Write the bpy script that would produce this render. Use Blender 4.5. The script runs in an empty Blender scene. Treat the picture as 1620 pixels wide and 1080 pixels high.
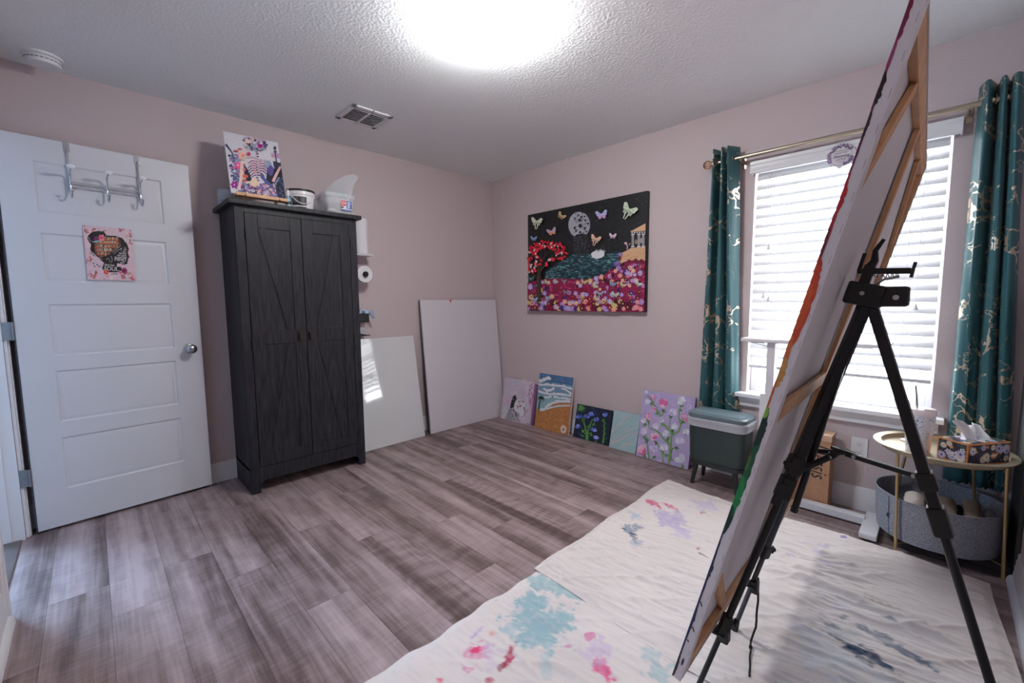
# an art room: blank canvases, a dark cabinet, paintings, drop cloths and a tripod easel by the window
LAMP, SKY, HALL, EXPO = 38., 6.5, 46., 1.3
import bpy, bmesh, math, random
import numpy as np
from mathutils import Vector, Matrix, Euler, noise
random.seed(7)
PI = math.pi
C = bpy.context.scene.collection

# ---------------------------------------------------------------- colours and materials
def lin(c):
    return tuple(((v/255)/12.92 if v/255 <= .04045 else ((v/255+.055)/1.055)**2.4) for v in c[:3])

MATS = {}
def new_mat(name):
    m = bpy.data.materials.new(name); m.use_nodes = True
    nt = m.node_tree; bs = nt.nodes['Principled BSDF']
    return m, nt, bs

def setp(bs, **k):
    for a, v in k.items():
        bs.inputs[a.replace('_', ' ')].default_value = v

def node(nt, t, **k):
    n = nt.nodes.new(t)
    for a, v in k.items():
        if a.startswith('i_'):
            n.inputs[a[2:].replace('_', ' ')].default_value = v
        else:
            setattr(n, a, v)
    return n

def coord(nt, kind='Object', scale=(1, 1, 1)):
    tc = node(nt, 'ShaderNodeTexCoord'); mp = node(nt, 'ShaderNodeMapping')
    mp.inputs['Scale'].default_value = scale
    nt.links.new(tc.outputs[kind], mp.inputs['Vector'])
    return mp.outputs['Vector']

def add_bump(nt, bs, hsock, strength=.3, dist=.002):
    b = node(nt, 'ShaderNodeBump'); b.inputs['Strength'].default_value = strength
    b.inputs['Distance'].default_value = dist
    nt.links.new(hsock, b.inputs['Height']); nt.links.new(b.outputs['Normal'], bs.inputs['Normal'])

def plain(name, col, rough=.5, metal=0., bump=None, var=0., coat=0., spec=.5, vscale=8):
    """one colour, with an optional noise bump (scale, strength, dist) and slight tone variation"""
    if name in MATS: return MATS[name]
    m, nt, bs = new_mat(name); L = lin(col)
    setp(bs, Base_Color=(*L, 1), Roughness=rough, Metallic=metal)
    bs.inputs['Specular IOR Level'].default_value = spec
    bs.inputs['Coat Weight'].default_value = coat
    if var or bump:
        v = coord(nt)
    if var:
        nz = node(nt, 'ShaderNodeTexNoise'); nz.inputs['Scale'].default_value = vscale; nz.inputs['Detail'].default_value = 4
        rp = node(nt, 'ShaderNodeValToRGB')
        rp.color_ramp.elements[0].position = .3; rp.color_ramp.elements[1].position = .7
        rp.color_ramp.elements[0].color = (*[max(0, x*(1-var)) for x in L], 1)
        rp.color_ramp.elements[1].color = (*[min(1, x*(1+var)) for x in L], 1)
        nt.links.new(v, nz.inputs['Vector']); nt.links.new(nz.outputs['Fac'], rp.inputs['Fac'])
        nt.links.new(rp.outputs['Color'], bs.inputs['Base Color'])
    if bump:
        nb = node(nt, 'ShaderNodeTexNoise'); nb.inputs['Scale'].default_value = bump[0]; nb.inputs['Detail'].default_value = 3
        nt.links.new(v, nb.inputs['Vector']); add_bump(nt, bs, nb.outputs['Fac'], bump[1], bump[2])
    MATS[name] = m
    return m

# ---------------------------------------------------------------- mesh building
class MB:
    """collects shapes into one mesh"""
    def __init__(s): s.v = []; s.f = []
    def add(s, vs, fs):
        o = len(s.v); s.v += [tuple(p) for p in vs]; s.f += [tuple(i+o for i in f) for f in fs]; return s
    def bm(s, b):
        b.verts.index_update(); s.add([v.co.copy() for v in b.verts], [[v.index for v in f.verts] for f in b.faces]); b.free(); return s
    def box(s, x0, x1, y0, y1, z0, z1, bev=0, M=None, seg=2):
        b = bmesh.new()
        vs = [b.verts.new((x, y, z)) for x in (x0, x1) for y in (y0, y1) for z in (z0, z1)]
        for f in ((0,1,3,2), (4,6,7,5), (0,4,5,1), (2,3,7,6), (0,2,6,4), (1,5,7,3)):
            b.faces.new([vs[i] for i in f])
        bmesh.ops.recalc_face_normals(b, faces=b.faces)
        if bev: bmesh.ops.bevel(b, geom=list(b.edges), offset=bev, segments=seg, affect='EDGES', profile=.5)
        if M is not None: bmesh.ops.transform(b, matrix=M, verts=b.verts)
        return s.bm(b)
    def bar(s, p0, p1, w, h, bev=0, up=(0, 0, 1)):
        """box beam from p0 to p1, w wide, h along up"""
        p0, p1 = Vector(p0), Vector(p1); d = (p1-p0); L = d.length; d.normalize()
        u = Vector(up); r = d.cross(u)
        if r.length < 1e-4: r = d.cross(Vector((1, 0, 0)))
        r.normalize(); u = r.cross(d)
        M = Matrix(((r.x, d.x, u.x, p0.x), (r.y, d.y, u.y, p0.y), (r.z, d.z, u.z, p0.z), (0, 0, 0, 1)))
        return s.box(-w/2, w/2, 0, L, -h/2, h/2, bev, M)
    def tube(s, pts, r, n=10, caps=True, closed=False):
        pts = [Vector(p) for p in pts]; rs = r if isinstance(r, (list, tuple)) else [r]*len(pts)
        N = len(pts); ref = None; vs = []; fs = []
        for i, p in enumerate(pts):
            if closed: t = pts[(i+1) % N]-pts[i-1]
            else: t = pts[min(i+1, N-1)]-pts[max(i-1, 0)]
            t.normalize()
            if ref is None:
                ref = t.orthogonal().normalized()
            ref = (ref-t*ref.dot(t)).normalized(); bi = t.cross(ref)
            for k in range(n):
                a = 2*PI*k/n; vs.append(p+rs[i]*(math.cos(a)*ref+math.sin(a)*bi))
        for i in range(N if closed else N-1):
            j = (i+1) % N
            for k in range(n):
                k2 = (k+1) % n; fs.append((i*n+k, i*n+k2, j*n+k2, j*n+k))
        if caps and not closed:
            fs.append(tuple(range(n))[::-1]); fs.append(tuple((N-1)*n+k for k in range(n)))
        return s.add(vs, fs)
    def lathe(s, prof, n=32, M=None, cap0=True, cap1=True):
        """profile of (r, z) revolved about z"""
        vs = []; fs = []
        for (r, z) in prof:
            for k in range(n):
                a = 2*PI*k/n; vs.append(Vector((r*math.cos(a), r*math.sin(a), z)))
        for i in range(len(prof)-1):
            for k in range(n):
                k2 = (k+1) % n; fs.append((i*n+k, i*n+k2, (i+1)*n+k2, (i+1)*n+k))
        if cap0: fs.append(tuple(range(n))[::-1])
        if cap1: fs.append(tuple((len(prof)-1)*n+k for k in range(n)))
        if M is not None: vs = [M @ v for v in vs]
        return s.add(vs, fs)
    def prism(s, poly, d0, d1, M=None):
        """2D polygon (x,z) extruded along y from d0 to d1"""
        n = len(poly); vs = [Vector((x, d0, z)) for x, z in poly]+[Vector((x, d1, z)) for x, z in poly]
        fs = [tuple(range(n)), tuple(range(2*n-1, n-1, -1))]+[(i, i+n, (i+1) % n+n, (i+1) % n) for i in range(n)]
        if M is not None: vs = [M @ v for v in vs]
        return s.add(vs, fs)
    def ball(s, c, r, n=16, m=10, sc=(1, 1, 1)):
        prof = [(max(1e-5, math.sin(PI*i/m)), -math.cos(PI*i/m)) for i in range(m+1)]
        return s.lathe([(a*r, b*r) for a, b in prof], n, Matrix.Translation(c) @ Matrix.Diagonal((*sc, 1)))
    def sheet(s, grid, thick=0.0):
        """grid[i][j] of points -> surface, closed with a back side when thick"""
        R = len(grid); Q = len(grid[0]); G = [[Vector(p) for p in row] for row in grid]
        vs = [p for row in G for p in row]; fs = [(i*Q+j, i*Q+j+1, (i+1)*Q+j+1, (i+1)*Q+j) for i in range(R-1) for j in range(Q-1)]
        if thick:
            o = len(vs)
            for i in range(R):
                for j in range(Q):
                    a = G[min(i+1, R-1)][j]-G[max(i-1, 0)][j]; b = G[i][min(j+1, Q-1)]-G[i][max(j-1, 0)]
                    nn = a.cross(b); nn.normalize(); vs.append(G[i][j]+nn*thick)
            fs += [tuple(o+k for k in f[::-1]) for f in fs[:]]
            rim = [i*Q for i in range(R)]; 
            ring = [j for j in range(Q)]+[i*Q+Q-1 for i in range(1, R)]+[(R-1)*Q+j for j in range(Q-2, -1, -1)]+[i*Q for i in range(R-2, 0, -1)]
            for k in range(len(ring)):
                a, b = ring[k], ring[(k+1) % len(ring)]; fs.append((b, a, a+o, b+o))
        return s.add(vs, fs)

XF = {}     # world transform of every root Empty, so shapes can be written in room coordinates
def link(ob, parent=None):
    C.objects.link(ob)
    if parent is not None: ob.parent = parent
    return ob

def obj(name, mb, mat, parent=None, smooth=35, local=False, label=None):
    """ONE mesh object; room coordinates unless local"""
    me = bpy.data.meshes.new(name); vs = mb.v
    root = parent
    while root is not None and root.parent is not None: root = root.parent
    if root is not None and not local and root.name in XF:
        Mi = XF[root.name].inverted(); vs = [Mi @ Vector(v) for v in vs]
    me.from_pydata([tuple(v) for v in vs], [], mb.f); me.validate()
    b = bmesh.new(); b.from_mesh(me); bmesh.ops.recalc_face_normals(b, faces=b.faces); b.to_mesh(me); b.free()
    if isinstance(mat, (list, tuple)):
        for x in mat: me.materials.append(x)
    elif mat is not None: me.materials.append(mat)
    if smooth:
        for p in me.polygons: p.use_smooth = True
        me.set_sharp_from_angle(angle=math.radians(smooth))
    ob = bpy.data.objects.new(name, me); link(ob, parent)
    if smooth:
        wn = ob.modifiers.new('normals', 'WEIGHTED_NORMAL'); wn.keep_sharp = True
    if label: ob['label'] = label
    return ob

def tag(o, label, cat, group=None, kind=None):
    o['label'] = label; o['category'] = cat
    if group: o['group'] = group
    if kind: o['kind'] = kind
    return o

def thing(name, label, cat, loc=(0, 0, 0), rot=(0, 0, 0), group=None):
    o = bpy.data.objects.new(name, None); C.objects.link(o)
    o.empty_display_size = .1
    o.location = loc; o.rotation_euler = rot
    XF[o.name] = Matrix.Translation(loc) @ Euler(rot).to_matrix().to_4x4()
    return tag(o, label, cat, group)

def struct(name, mb, mat, smooth=35, parent=None):
    o = obj(name, mb, mat, parent, smooth)
    if parent is None: o['kind'] = 'structure'
    return o

def one(name, mb, mat, label, cat, group=None, smooth=35, origin=None):
    """a thing that is one mesh"""
    if origin is not None:
        mb.v = [tuple(Vector(v)-Vector(origin)) for v in mb.v]
    o = obj(name, mb, mat, None, smooth)
    if origin is not None: o.location = origin
    return tag(o, label, cat, group)

# ---------------------------------------------------------------- lettering and painted pictures
_TXT = {}
def text_shape(s, size, shear=0., spacing=1.):
    k = (s, round(size, 5), shear, spacing)
    if k in _TXT: return _TXT[k]
    cu = bpy.data.curves.new('lettering', 'FONT'); cu.body = s; cu.size = size; cu.shear = shear
    cu.align_x = 'CENTER'; cu.align_y = 'CENTER'; cu.space_character = spacing; cu.resolution_u = 3
    ob = bpy.data.objects.new('lettering', cu); C.objects.link(ob)
    dg = bpy.context.evaluated_depsgraph_get(); dg.update()
    me = bpy.data.meshes.new_from_object(ob.evaluated_get(dg))
    out = ([(v.co.x, v.co.y) for v in me.vertices], [tuple(p.vertices) for p in me.polygons])
    bpy.data.objects.remove(ob); bpy.data.curves.remove(cu); bpy.data.meshes.remove(me)
    _TXT[k] = out
    return out

class Art:
    """a painted face: flat shapes of paint laid over each other in the plane x (across), z (up), front towards -y.
    w, h: size in metres; quad: corners TL, TR, BR, BL of the drawing board the shapes are sketched on."""
    def __init__(s, w, h, quad, front=0., x0=0., z0=0., bg=None, lift=.0004):
        s.w, s.h, s.y, s.x0, s.z0 = w, h, front-lift, x0, z0
        src = quad; dst = [(0, 1), (1, 1), (1, 0), (0, 0)]; A = []; B = []
        for (x, y), (u, v) in zip(src, dst):
            A.append([x, y, 1, 0, 0, 0, -u*x, -u*y]); B.append(u)
            A.append([0, 0, 0, x, y, 1, -v*x, -v*y]); B.append(v)
        s.H = np.linalg.solve(np.array(A, float), np.array(B, float))
        s.v = []; s.f = []; s.c = []
        if bg is not None: s.raw([(0, 0), (1, 0), (1, 1), (0, 1)], bg)
    def uv(s, p):
        h = s.H; d = h[6]*p[0]+h[7]*p[1]+1
        return ((h[0]*p[0]+h[1]*p[1]+h[2])/d, (h[3]*p[0]+h[4]*p[1]+h[5])/d)
    def raw(s, uvs, col):
        o = len(s.v); s.y -= 5e-6
        for u, v in uvs:
            s.v.append((s.x0+min(1, max(0, u))*s.w, s.y, s.z0+min(1, max(0, v))*s.h))
        s.f.append(tuple(range(o, o+len(uvs)))); s.c.append(lin(col))
    def poly(s, pts, col): s.raw([s.uv(p) for p in pts], col)
    def ell(s, cx, cy, rx, ry=None, col=(0, 0, 0), rot=0, n=14, j=0):
        ry = rx if ry is None else ry; ca, sa = math.cos(rot), math.sin(rot); P = []
        for k in range(n):
            a = 2*PI*k/n; q = 1+(random.random()-.5)*j
            x, y = rx*q*math.cos(a), ry*q*math.sin(a); P.append((cx+x*ca-y*sa, cy+x*sa+y*ca))
        s.poly(P, col)
    def stroke(s, pts, w, col, w1=None):
        n = len(pts); w1 = w if w1 is None else w1; Lf = []; Rt = []
        for i, p in enumerate(pts):
            a = pts[max(0, i-1)]; b = pts[min(n-1, i+1)]; dx, dy = b[0]-a[0], b[1]-a[1]; L = math.hypot(dx, dy) or 1
            ww = (w+(w1-w)*i/max(1, n-1))/2; Lf.append((p[0]-dy/L*ww, p[1]+dx/L*ww)); Rt.append((p[0]+dy/L*ww, p[1]-dx/L*ww))
        for i in range(n-1):
            s.poly([Lf[i], Lf[i+1], Rt[i+1], Rt[i]], col)
    def text(s, t, cx, cy, size, col, shear=0., rot=0., spacing=1.):
        vs, fs = text_shape(t, 1., shear, spacing); ca, sa = math.cos(rot), math.sin(rot); s.y -= 5e-6; o = len(s.v)
        for x, y in vs:
            X, Y = x*size, -y*size; u, v = s.uv((cx+X*ca-Y*sa, cy+X*sa+Y*ca))
            s.v.append((s.x0+u*s.w, s.y, s.z0+v*s.h))
        for f in fs: s.f.append(tuple(i+o for i in f)); s.c.append(lin(col))
    def flower(s, cx, cy, r, col, n=6, core=None, j=.25, rot=None):
        rot = random.random()*6 if rot is None else rot
        for k in range(n):
            a = rot+2*PI*k/n; c = tuple(min(255, max(0, int(x+random.uniform(-18, 18)))) for x in col)
            s.ell(cx+math.cos(a)*r*.55, cy+math.sin(a)*r*.55, r*.55, r*.36, c, a, 8, j)
        if core: s.ell(cx, cy, r*.28, None, core, 0, 8)
    def daisy(s, cx, cy, r, col, core, n=12):
        for k in range(n):
            a = 2*PI*k/n; s.ell(cx+math.cos(a)*r*.6, cy+math.sin(a)*r*.6, r*.42, r*.13, col, a, 8)
        s.ell(cx, cy, r*.27, None, core, 0, 10)
    def build(s, name, parent, local=True, label=None, mat=None):
        me = bpy.data.meshes.new(name); me.from_pydata(s.v, [], s.f)
        ca = me.color_attributes.new('paint', 'FLOAT_COLOR', 'CORNER'); k = 0
        buf = np.ones((len(me.loops), 4), np.float32)
        for p in me.polygons:
            buf[p.loop_start:p.loop_start+p.loop_total, :3] = s.c[p.index]
        ca.data.foreach_set('color', buf.ravel())
        me.materials.append(mat or paint_mat())
        ob = bpy.data.objects.new(name, me); link(ob, parent)
        if label: ob['label'] = label
        return ob

def paint_mat(name='acrylic_paint', rough=.45, bump=True):
    if name in MATS: return MATS[name]
    m, nt, bs = new_mat(name); at = node(nt, 'ShaderNodeVertexColor'); at.layer_name = 'paint'
    v = coord(nt); nz = node(nt, 'ShaderNodeTexNoise'); nz.inputs['Scale'].default_value = 90; nz.inputs['Detail'].default_value = 3
    nt.links.new(v, nz.inputs['Vector'])
    hs = node(nt, 'ShaderNodeHueSaturation'); mr = node(nt, 'ShaderNodeMapRange')
    mr.inputs['To Min'].default_value = .78; mr.inputs['To Max'].default_value = 1.22
    nt.links.new(nz.outputs['Fac'], mr.inputs['Value']); nt.links.new(mr.outputs['Result'], hs.inputs['Value'])
    nt.links.new(at.outputs['Color'], hs.inputs['Color']); nt.links.new(hs.outputs['Color'], bs.inputs['Base Color'])
    setp(bs, Roughness=rough)
    if bump: add_bump(nt, bs, nz.outputs['Fac'], .25, .001)
    MATS[name] = m
    return m
# ---------------------------------------------------------------- room: x 0 = window wall, y 0 = cabinet wall
HC = 2.44; XW = -3.39; YS = -3.69
WY0, WY1, WZ0, WZ1 = -3.385, -2.505, .59, 2.06        # window opening
DY0, DY1, DZ = -.925, -.125, 2.065                    # doorway in the west wall

def wall_material():
    m, nt, bs = new_mat('wall_paint')
    v = coord(nt); nz = node(nt, 'ShaderNodeTexNoise'); nz.inputs['Scale'].default_value = 95; nz.inputs['Detail'].default_value = 2
    nt.links.new(v, nz.inputs['Vector'])
    setp(bs, Base_Color=(*lin((197, 184, 186)), 1), Roughness=.62); bs.inputs['Specular IOR Level'].default_value = .35
    add_bump(nt, bs, nz.outputs['Fac'], .35, .0035)
    return m
M_WALL = wall_material()

def ceiling_material():
    m, nt, bs = new_mat('ceiling_texture')
    v = coord(nt)
    vo = node(nt, 'ShaderNodeTexVoronoi', feature='SMOOTH_F1'); vo.inputs['Scale'].default_value = 85
    nz = node(nt, 'ShaderNodeTexNoise'); nz.inputs['Scale'].default_value = 65; nz.inputs['Detail'].default_value = 4
    mx = node(nt, 'ShaderNodeMath', operation='MULTIPLY')
    nt.links.new(v, vo.inputs['Vector']); nt.links.new(v, nz.inputs['Vector'])
    nt.links.new(vo.outputs['Distance'], mx.inputs[0]); nt.links.new(nz.outputs['Fac'], mx.inputs[1])
    setp(bs, Base_Color=(*lin((236, 240, 242)), 1), Roughness=.75); bs.inputs['Specular IOR Level'].default_value = .2
    add_bump(nt, bs, mx.outputs['Value'], .7, .005)
    return m
M_CEIL = ceiling_material()
M_TRIM = plain('white_trim_paint', (222, 222, 226), .35)
M_DOOR = plain('white_door_paint', (205, 206, 212), .4, bump=(160, .06, .001))

def floor_material():
    m, nt, bs = new_mat('vinyl_planks')
    lk = nt.links.new
    tc = node(nt, 'ShaderNodeTexCoord'); sp = node(nt, 'ShaderNodeSeparateXYZ'); lk(tc.outputs['Object'], sp.inputs[0])
    def mth(op, a, b=None, c=None):
        n = node(nt, 'ShaderNodeMath', operation=op)
        for i, q in enumerate((a, b, c)):
            if q is None: continue
            if hasattr(q, 'is_linked') or hasattr(q, 'links'): lk(q, n.inputs[i])
            else: n.inputs[i].default_value = q
        return n.outputs[0]
    W, LN = .182, 1.22
    rx = mth('DIVIDE', sp.outputs['X'], W); row = mth('FLOOR', rx); fx = mth('SUBTRACT', rx, row)
    wn = node(nt, 'ShaderNodeTexWhiteNoise', noise_dimensions='1D'); lk(row, wn.inputs['W'])
    off = mth('MULTIPLY', wn.outputs['Value'], LN)
    ry = mth('DIVIDE', mth('ADD', sp.outputs['Y'], off), LN); col = mth('FLOOR', ry); fy = mth('SUBTRACT', ry, col)
    pid = mth('ADD', mth('MULTIPLY', row, 7.13), mth('MULTIPLY', col, 3.71))
    w2 = node(nt, 'ShaderNodeTexWhiteNoise', noise_dimensions='1D'); lk(pid, w2.inputs['W'])
    # grain coordinates: stretched along the plank, shifted per plank
    cb = node(nt, 'ShaderNodeCombineXYZ'); lk(mth('MULTIPLY', sp.outputs['X'], 1.25), cb.inputs[0]); lk(mth('MULTIPLY', sp.outputs['Y'], .055), cb.inputs[1]); lk(mth('MULTIPLY', w2.outputs['Value'], 31.), cb.inputs[2])
    broad = node(nt, 'ShaderNodeTexNoise'); broad.inputs['Scale'].default_value = 7.5; broad.inputs['Detail'].default_value = 3; broad.inputs['Distortion'].default_value = .6
    lk(cb.outputs[0], broad.inputs['Vector'])
    fine = node(nt, 'ShaderNodeTexNoise'); fine.inputs['Scale'].default_value = 70; fine.inputs['Detail'].default_value = 4; fine.inputs['Distortion'].default_value = .4
    lk(cb.outputs[0], fine.inputs['Vector'])
    cb2 = node(nt, 'ShaderNodeCombineXYZ'); lk(sp.outputs['X'], cb2.inputs[0]); lk(mth('MULTIPLY', sp.outputs['Y'], .5), cb2.inputs[1]); lk(mth('MULTIPLY', w2.outputs['Value'], 17.), cb2.inputs[2])
    wav = node(nt, 'ShaderNodeTexWave', wave_type='RINGS'); wav.inputs['Scale'].default_value = 9; wav.inputs['Distortion'].default_value = 9; wav.inputs['Detail'].default_value = 2; wav.inputs['Detail Scale'].default_value = .8
    lk(cb2.outputs[0], wav.inputs['Vector'])
    saw = node(nt, 'ShaderNodeTexNoise'); saw.inputs['Scale'].default_value = 60; saw.inputs['Detail'].default_value = 2
    cb3 = node(nt, 'ShaderNodeCombineXYZ'); lk(mth('MULTIPLY', sp.outputs['X'], .15), cb3.inputs[0]); lk(sp.outputs['Y'], cb3.inputs[1]); lk(cb3.outputs[0], saw.inputs['Vector'])
    t = mth('ADD', mth('MULTIPLY', broad.outputs['Fac'], 1.15), mth('MULTIPLY', fine.outputs['Fac'], .4))
    t = mth('ADD', t, mth('MULTIPLY', wav.outputs['Fac'], .09))
    t = mth('ADD', t, mth('MULTIPLY', saw.outputs['Fac'], .2))
    t = mth('ADD', t, mth('MULTIPLY', mth('SUBTRACT', w2.outputs['Value'], .5), .15))
    t = mth('SUBTRACT', t, .42)
    rp = node(nt, 'ShaderNodeValToRGB'); e = rp.color_ramp.elements
    e[0].position = .18; e[0].color = (*lin((80, 64, 63)), 1); e[1].position = .85; e[1].color = (*lin((184, 165, 167)), 1)
    for pos, c in ((.36, (108, 91, 90)), (.55, (146, 128, 129))):
        q = e.new(pos); q.color = (*lin(c), 1)
    lk(t, rp.inputs['Fac'])
    # seams
    sx = mth('MINIMUM', fx, mth('SUBTRACT', 1., fx)); sy = mth('MINIMUM', fy, mth('SUBTRACT', 1., fy))
    seam = mth('MINIMUM', mth('MULTIPLY', sx, W), mth('MULTIPLY', sy, LN)); sm = node(nt, 'ShaderNodeMapRange'); lk(seam, sm.inputs['Value'])
    sm.inputs['From Min'].default_value = .0004; sm.inputs['From Max'].default_value = .0022
    mix = node(nt, 'ShaderNodeMix', data_type='RGBA', blend_type='MULTIPLY'); mix.inputs['Factor'].default_value = 1
    gr = node(nt, 'ShaderNodeMapRange'); lk(sm.outputs['Result'], gr.inputs['Value']); gr.inputs['To Min'].default_value = .62
    lk(rp.outputs['Color'], mix.inputs['A']); lk(gr.outputs['Result'], mix.inputs['B']); lk(mix.outputs['Result'], bs.inputs['Base Color'])
    setp(bs, Roughness=.42); bs.inputs['Specular IOR Level'].default_value = .38
    h = mth('ADD', mth('MULTIPLY', sm.outputs['Result'], .6), mth('MULTIPLY', fine.outputs['Fac'], .4))
    add_bump(nt, bs, h, .35, .0012)
    return m
M_FLOOR = floor_material()

struct('floor', MB().box(XW-1.5, .14, YS-.14, 1.3, -.06, 0), M_FLOOR, 0)
struct('ceiling', MB().box(XW-.12, .14, YS-.14, .12, HC, HC+.08), M_CEIL, 0)
struct('wall_north', MB().box(XW-.12, .14, 0, .12, 0, HC), M_WALL, 0)
struct('wall_south', MB().box(XW-.12, .14, YS-.12, YS, 0, HC), M_WALL, 0)
w = MB(); T = .14
w.box(0, T, YS, WY0, 0, HC); w.box(0, T, WY1, 0, 0, HC); w.box(0, T, WY0, WY1, 0, WZ0); w.box(0, T, WY0, WY1, WZ1, HC)
struct('wall_east', w, M_WALL, 0)
w = MB(); w.box(XW-.12, XW, YS, DY0, 0, HC); w.box(XW-.12, XW, DY1, 0, 0, HC); w.box(XW-.12, XW, DY0, DY1, DZ, HC)
struct('wall_west', w, M_WALL, 0)

def skirting(p0, p1, nrm, shoe=False):
    """stepped baseboard from p0 to p1, standing off the wall along nrm"""
    prof = [(0, 0), (.016, 0), (.016, .045), (.013, .05), (.013, .072), (.0105, .078), (.0105, .098), (.0075, .104), (.0075, .122), (.004, .131), (0, .131)]
    mb = MB(); p0, p1 = Vector((*p0, 0)), Vector((*p1, 0)); n = Vector((*nrm, 0)); k = len(prof)
    vs = [p+n*a+Vector((0, 0, b)) for p in (p0, p1) for a, b in prof]
    mb.add(vs, [tuple(range(k)), tuple(range(2*k-1, k-1, -1))]+[(i, i+k, (i+1) % k+k, (i+1) % k) for i in range(k)])
    if shoe:
        q = [(.016, 0)]+[(.016+.018*math.cos(a), .03*math.sin(a)) for a in [PI/2*i/6 for i in range(7)]]
        k = len(q); vs = [p+n*a+Vector((0, 0, b)) for p in (p0, p1) for a, b in q]
        mb.add(vs, [tuple(range(k)), tuple(range(2*k-1, k-1, -1))]+[(i, i+k, (i+1) % k+k, (i+1) % k) for i in range(k)])
    return mb
struct('baseboard_north', skirting((XW, 0), (-.002, 0), (0, -1)), M_TRIM)
struct('baseboard_east', skirting((0, -.002), (0, YS), (-1, 0)), M_TRIM)
struct('baseboard_south', skirting((-.36, YS), (XW, YS), (0, 1), True), M_TRIM)
struct('baseboard_west', skirting((XW, YS), (XW, DY0-.062), (1, 0), True), M_TRIM)

# door casing, jambs and stop of the doorway
t = MB()
for y0, y1 in ((DY1, DY1+.062), (DY0-.062, DY0)):
    t.box(XW, XW+.014, y0, y1, 0, DZ+.062, .003); t.box(XW, XW+.02, y0+.012, y1-.012, 0, DZ+.05, .003)
t.box(XW, XW+.014, DY0, DY1, DZ, DZ+.062, .003)
t.box(XW-.13, XW, DY1-.018, DY1, 0, DZ); t.box(XW-.13, XW, DY0, DY0+.018, 0, DZ); t.box(XW-.13, XW, DY0+.018, DY1-.018, DZ-.018, DZ)
t.box(XW-.085, XW-.045, DY1-.03, DY1-.018, 0, DZ-.018); t.box(XW-.085, XW-.045, DY0+.018, DY0+.03, 0, DZ-.018)
struct('trim_1', t, M_TRIM)
struct('trim_2', MB().box(XW-.075, XW-.012, DY0+.03, DY1-.03, 0, .009, .003), plain('grey_threshold', (96, 84, 82), .3, var=.15), 0)
M_STEEL = plain('brushed_nickel', (176, 178, 182), .3, 1.)
M_HINGE = plain('hinge_steel', (150, 156, 162), .38, .9)
sp = MB().box(XW-.035, XW+.002, DY0+.0175, DY0+.0195, .9, .96, .0008); sp.tube([(XW+.003, DY0+.016, .915), (XW+.008, DY0+.006, .93), (XW+.003, DY0+.016, .945)], .003, 6)
one('strike_plate', sp, M_STEEL, 'small metal strike plate on the door jamb at the left edge', 'strike plate')

# hall beyond the doorway
hw = plain('hall_wall_paint', (196, 194, 194), .7)
struct('wall_hall', MB().box(XW-1.52, XW-1.4, -1.9, 1.3, 0, HC).box(XW-1.5, XW-.12, 1.3, 1.42, 0, HC).box(XW-1.5, XW-.12, -1.9, -1.78, 0, HC).box(XW-.12, XW-.1, .12, 1.3, 0, HC), hw, 0)
struct('ceiling_hall', MB().box(XW-1.52, XW-.12, -1.9, 1.42, HC, HC+.08), M_CEIL, 0)

# ---- open door, hinged on the west wall, swung back against the north wall
ANG = math.atan2(.062, .771)
door = bpy.data.objects.new('door_1', None); C.objects.link(door); door.location = (-3.345, -.133, 0); door.rotation_euler = (0, 0, ANG)
XF[door.name] = Matrix.Translation((-3.345, -.133, 0)) @ Matrix.Rotation(ANG, 4, 'Z'); door['kind'] = 'structure'
DW, DT, DB, DTOP = .7725, .035, .017, 2.052
b = bmesh.new()
xs = [0, .118, .638, DW]; panels = [(.214, .495), (.577, .86), (.93, 1.212), (1.318, 1.579), (1.676, 1.938)]
zs = [DB]+[q for p_ in panels for q in p_]+[DTOP]
g = [[b.verts.new((x, 0, z)) for x in xs] for z in zs]
pf = []
for i in range(len(zs)-1):
    for j in range(3):
        f = b.faces.new((g[i][j], g[i][j+1], g[i+1][j+1], g[i+1][j]))
        if j == 1 and i % 2 == 1: pf.append(f)
for f in pf:
    bmesh.ops.inset_region(b, faces=[f], thickness=.006, depth=0)
    bmesh.ops.translate(b, verts=f.verts, vec=(0, .006, 0)) if False else None
    r = bmesh.ops.inset_region(b, faces=[f], thickness=.010, depth=-.007)
    r = bmesh.ops.inset_region(b, faces=[f], thickness=.012, depth=0)
    r = bmesh.ops.inset_region(b, faces=[f], thickness=.016, depth=.005)
ext = bmesh.ops.extrude_edge_only(b, edges=[e for e in b.edges if e.is_boundary])
nv = [v for v in ext['geom'] if isinstance(v, bmesh.types.BMVert)]
bmesh.ops.translate(b, verts=nv, vec=(0, DT, 0)); bmesh.ops.contextual_create(b, geom=[e for e in b.edges if e.is_boundary])
obj('door_leaf', MB().bm(b), M_DOOR, door, 25, local=True)
kx, kz = .708, .925
kn = MB().lathe([(.031, 0), (.031, .004), (.026, .009), (.012, .012), (.011, .03), (.02, .037), (.0275, .048), (.0285, .058), (.024, .067), (.012, .072), (.0001, .073)], 28, Matrix.Translation((kx, 0, kz)) @ Matrix.Rotation(PI/2, 4, 'X'))
obj('door_knob', kn, M_STEEL, door, 50, local=True, label='round brushed nickel door knob')
obj('latch_plate', MB().box(DW, DW+.0015, .008, .028, kz-.03, kz+.03).box(DW, DW+.009, .013, .023, kz-.008, kz+.008, .002), M_STEEL, door, local=True)
for hz in (1.83, 1.075, .315):
    h = MB().tube([(-.008, -.006, hz-.045), (-.008, -.006, hz+.045)], .0065, 10)
    h.box(-.055, -.008, .0, .0025, hz-.045, hz+.045, .006 if False else 0)
    for q in (-.03, 0, .03): h.lathe([(.004, 0), (.003, .002)], 8, Matrix.Translation((-.04+(.012 if q == 0 else 0), -.0005, hz+q)) @ Matrix.Rotation(PI/2, 4, 'X'))
    obj('hinge', h, M_HINGE, door, local=True, label='grey steel hinge')
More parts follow.
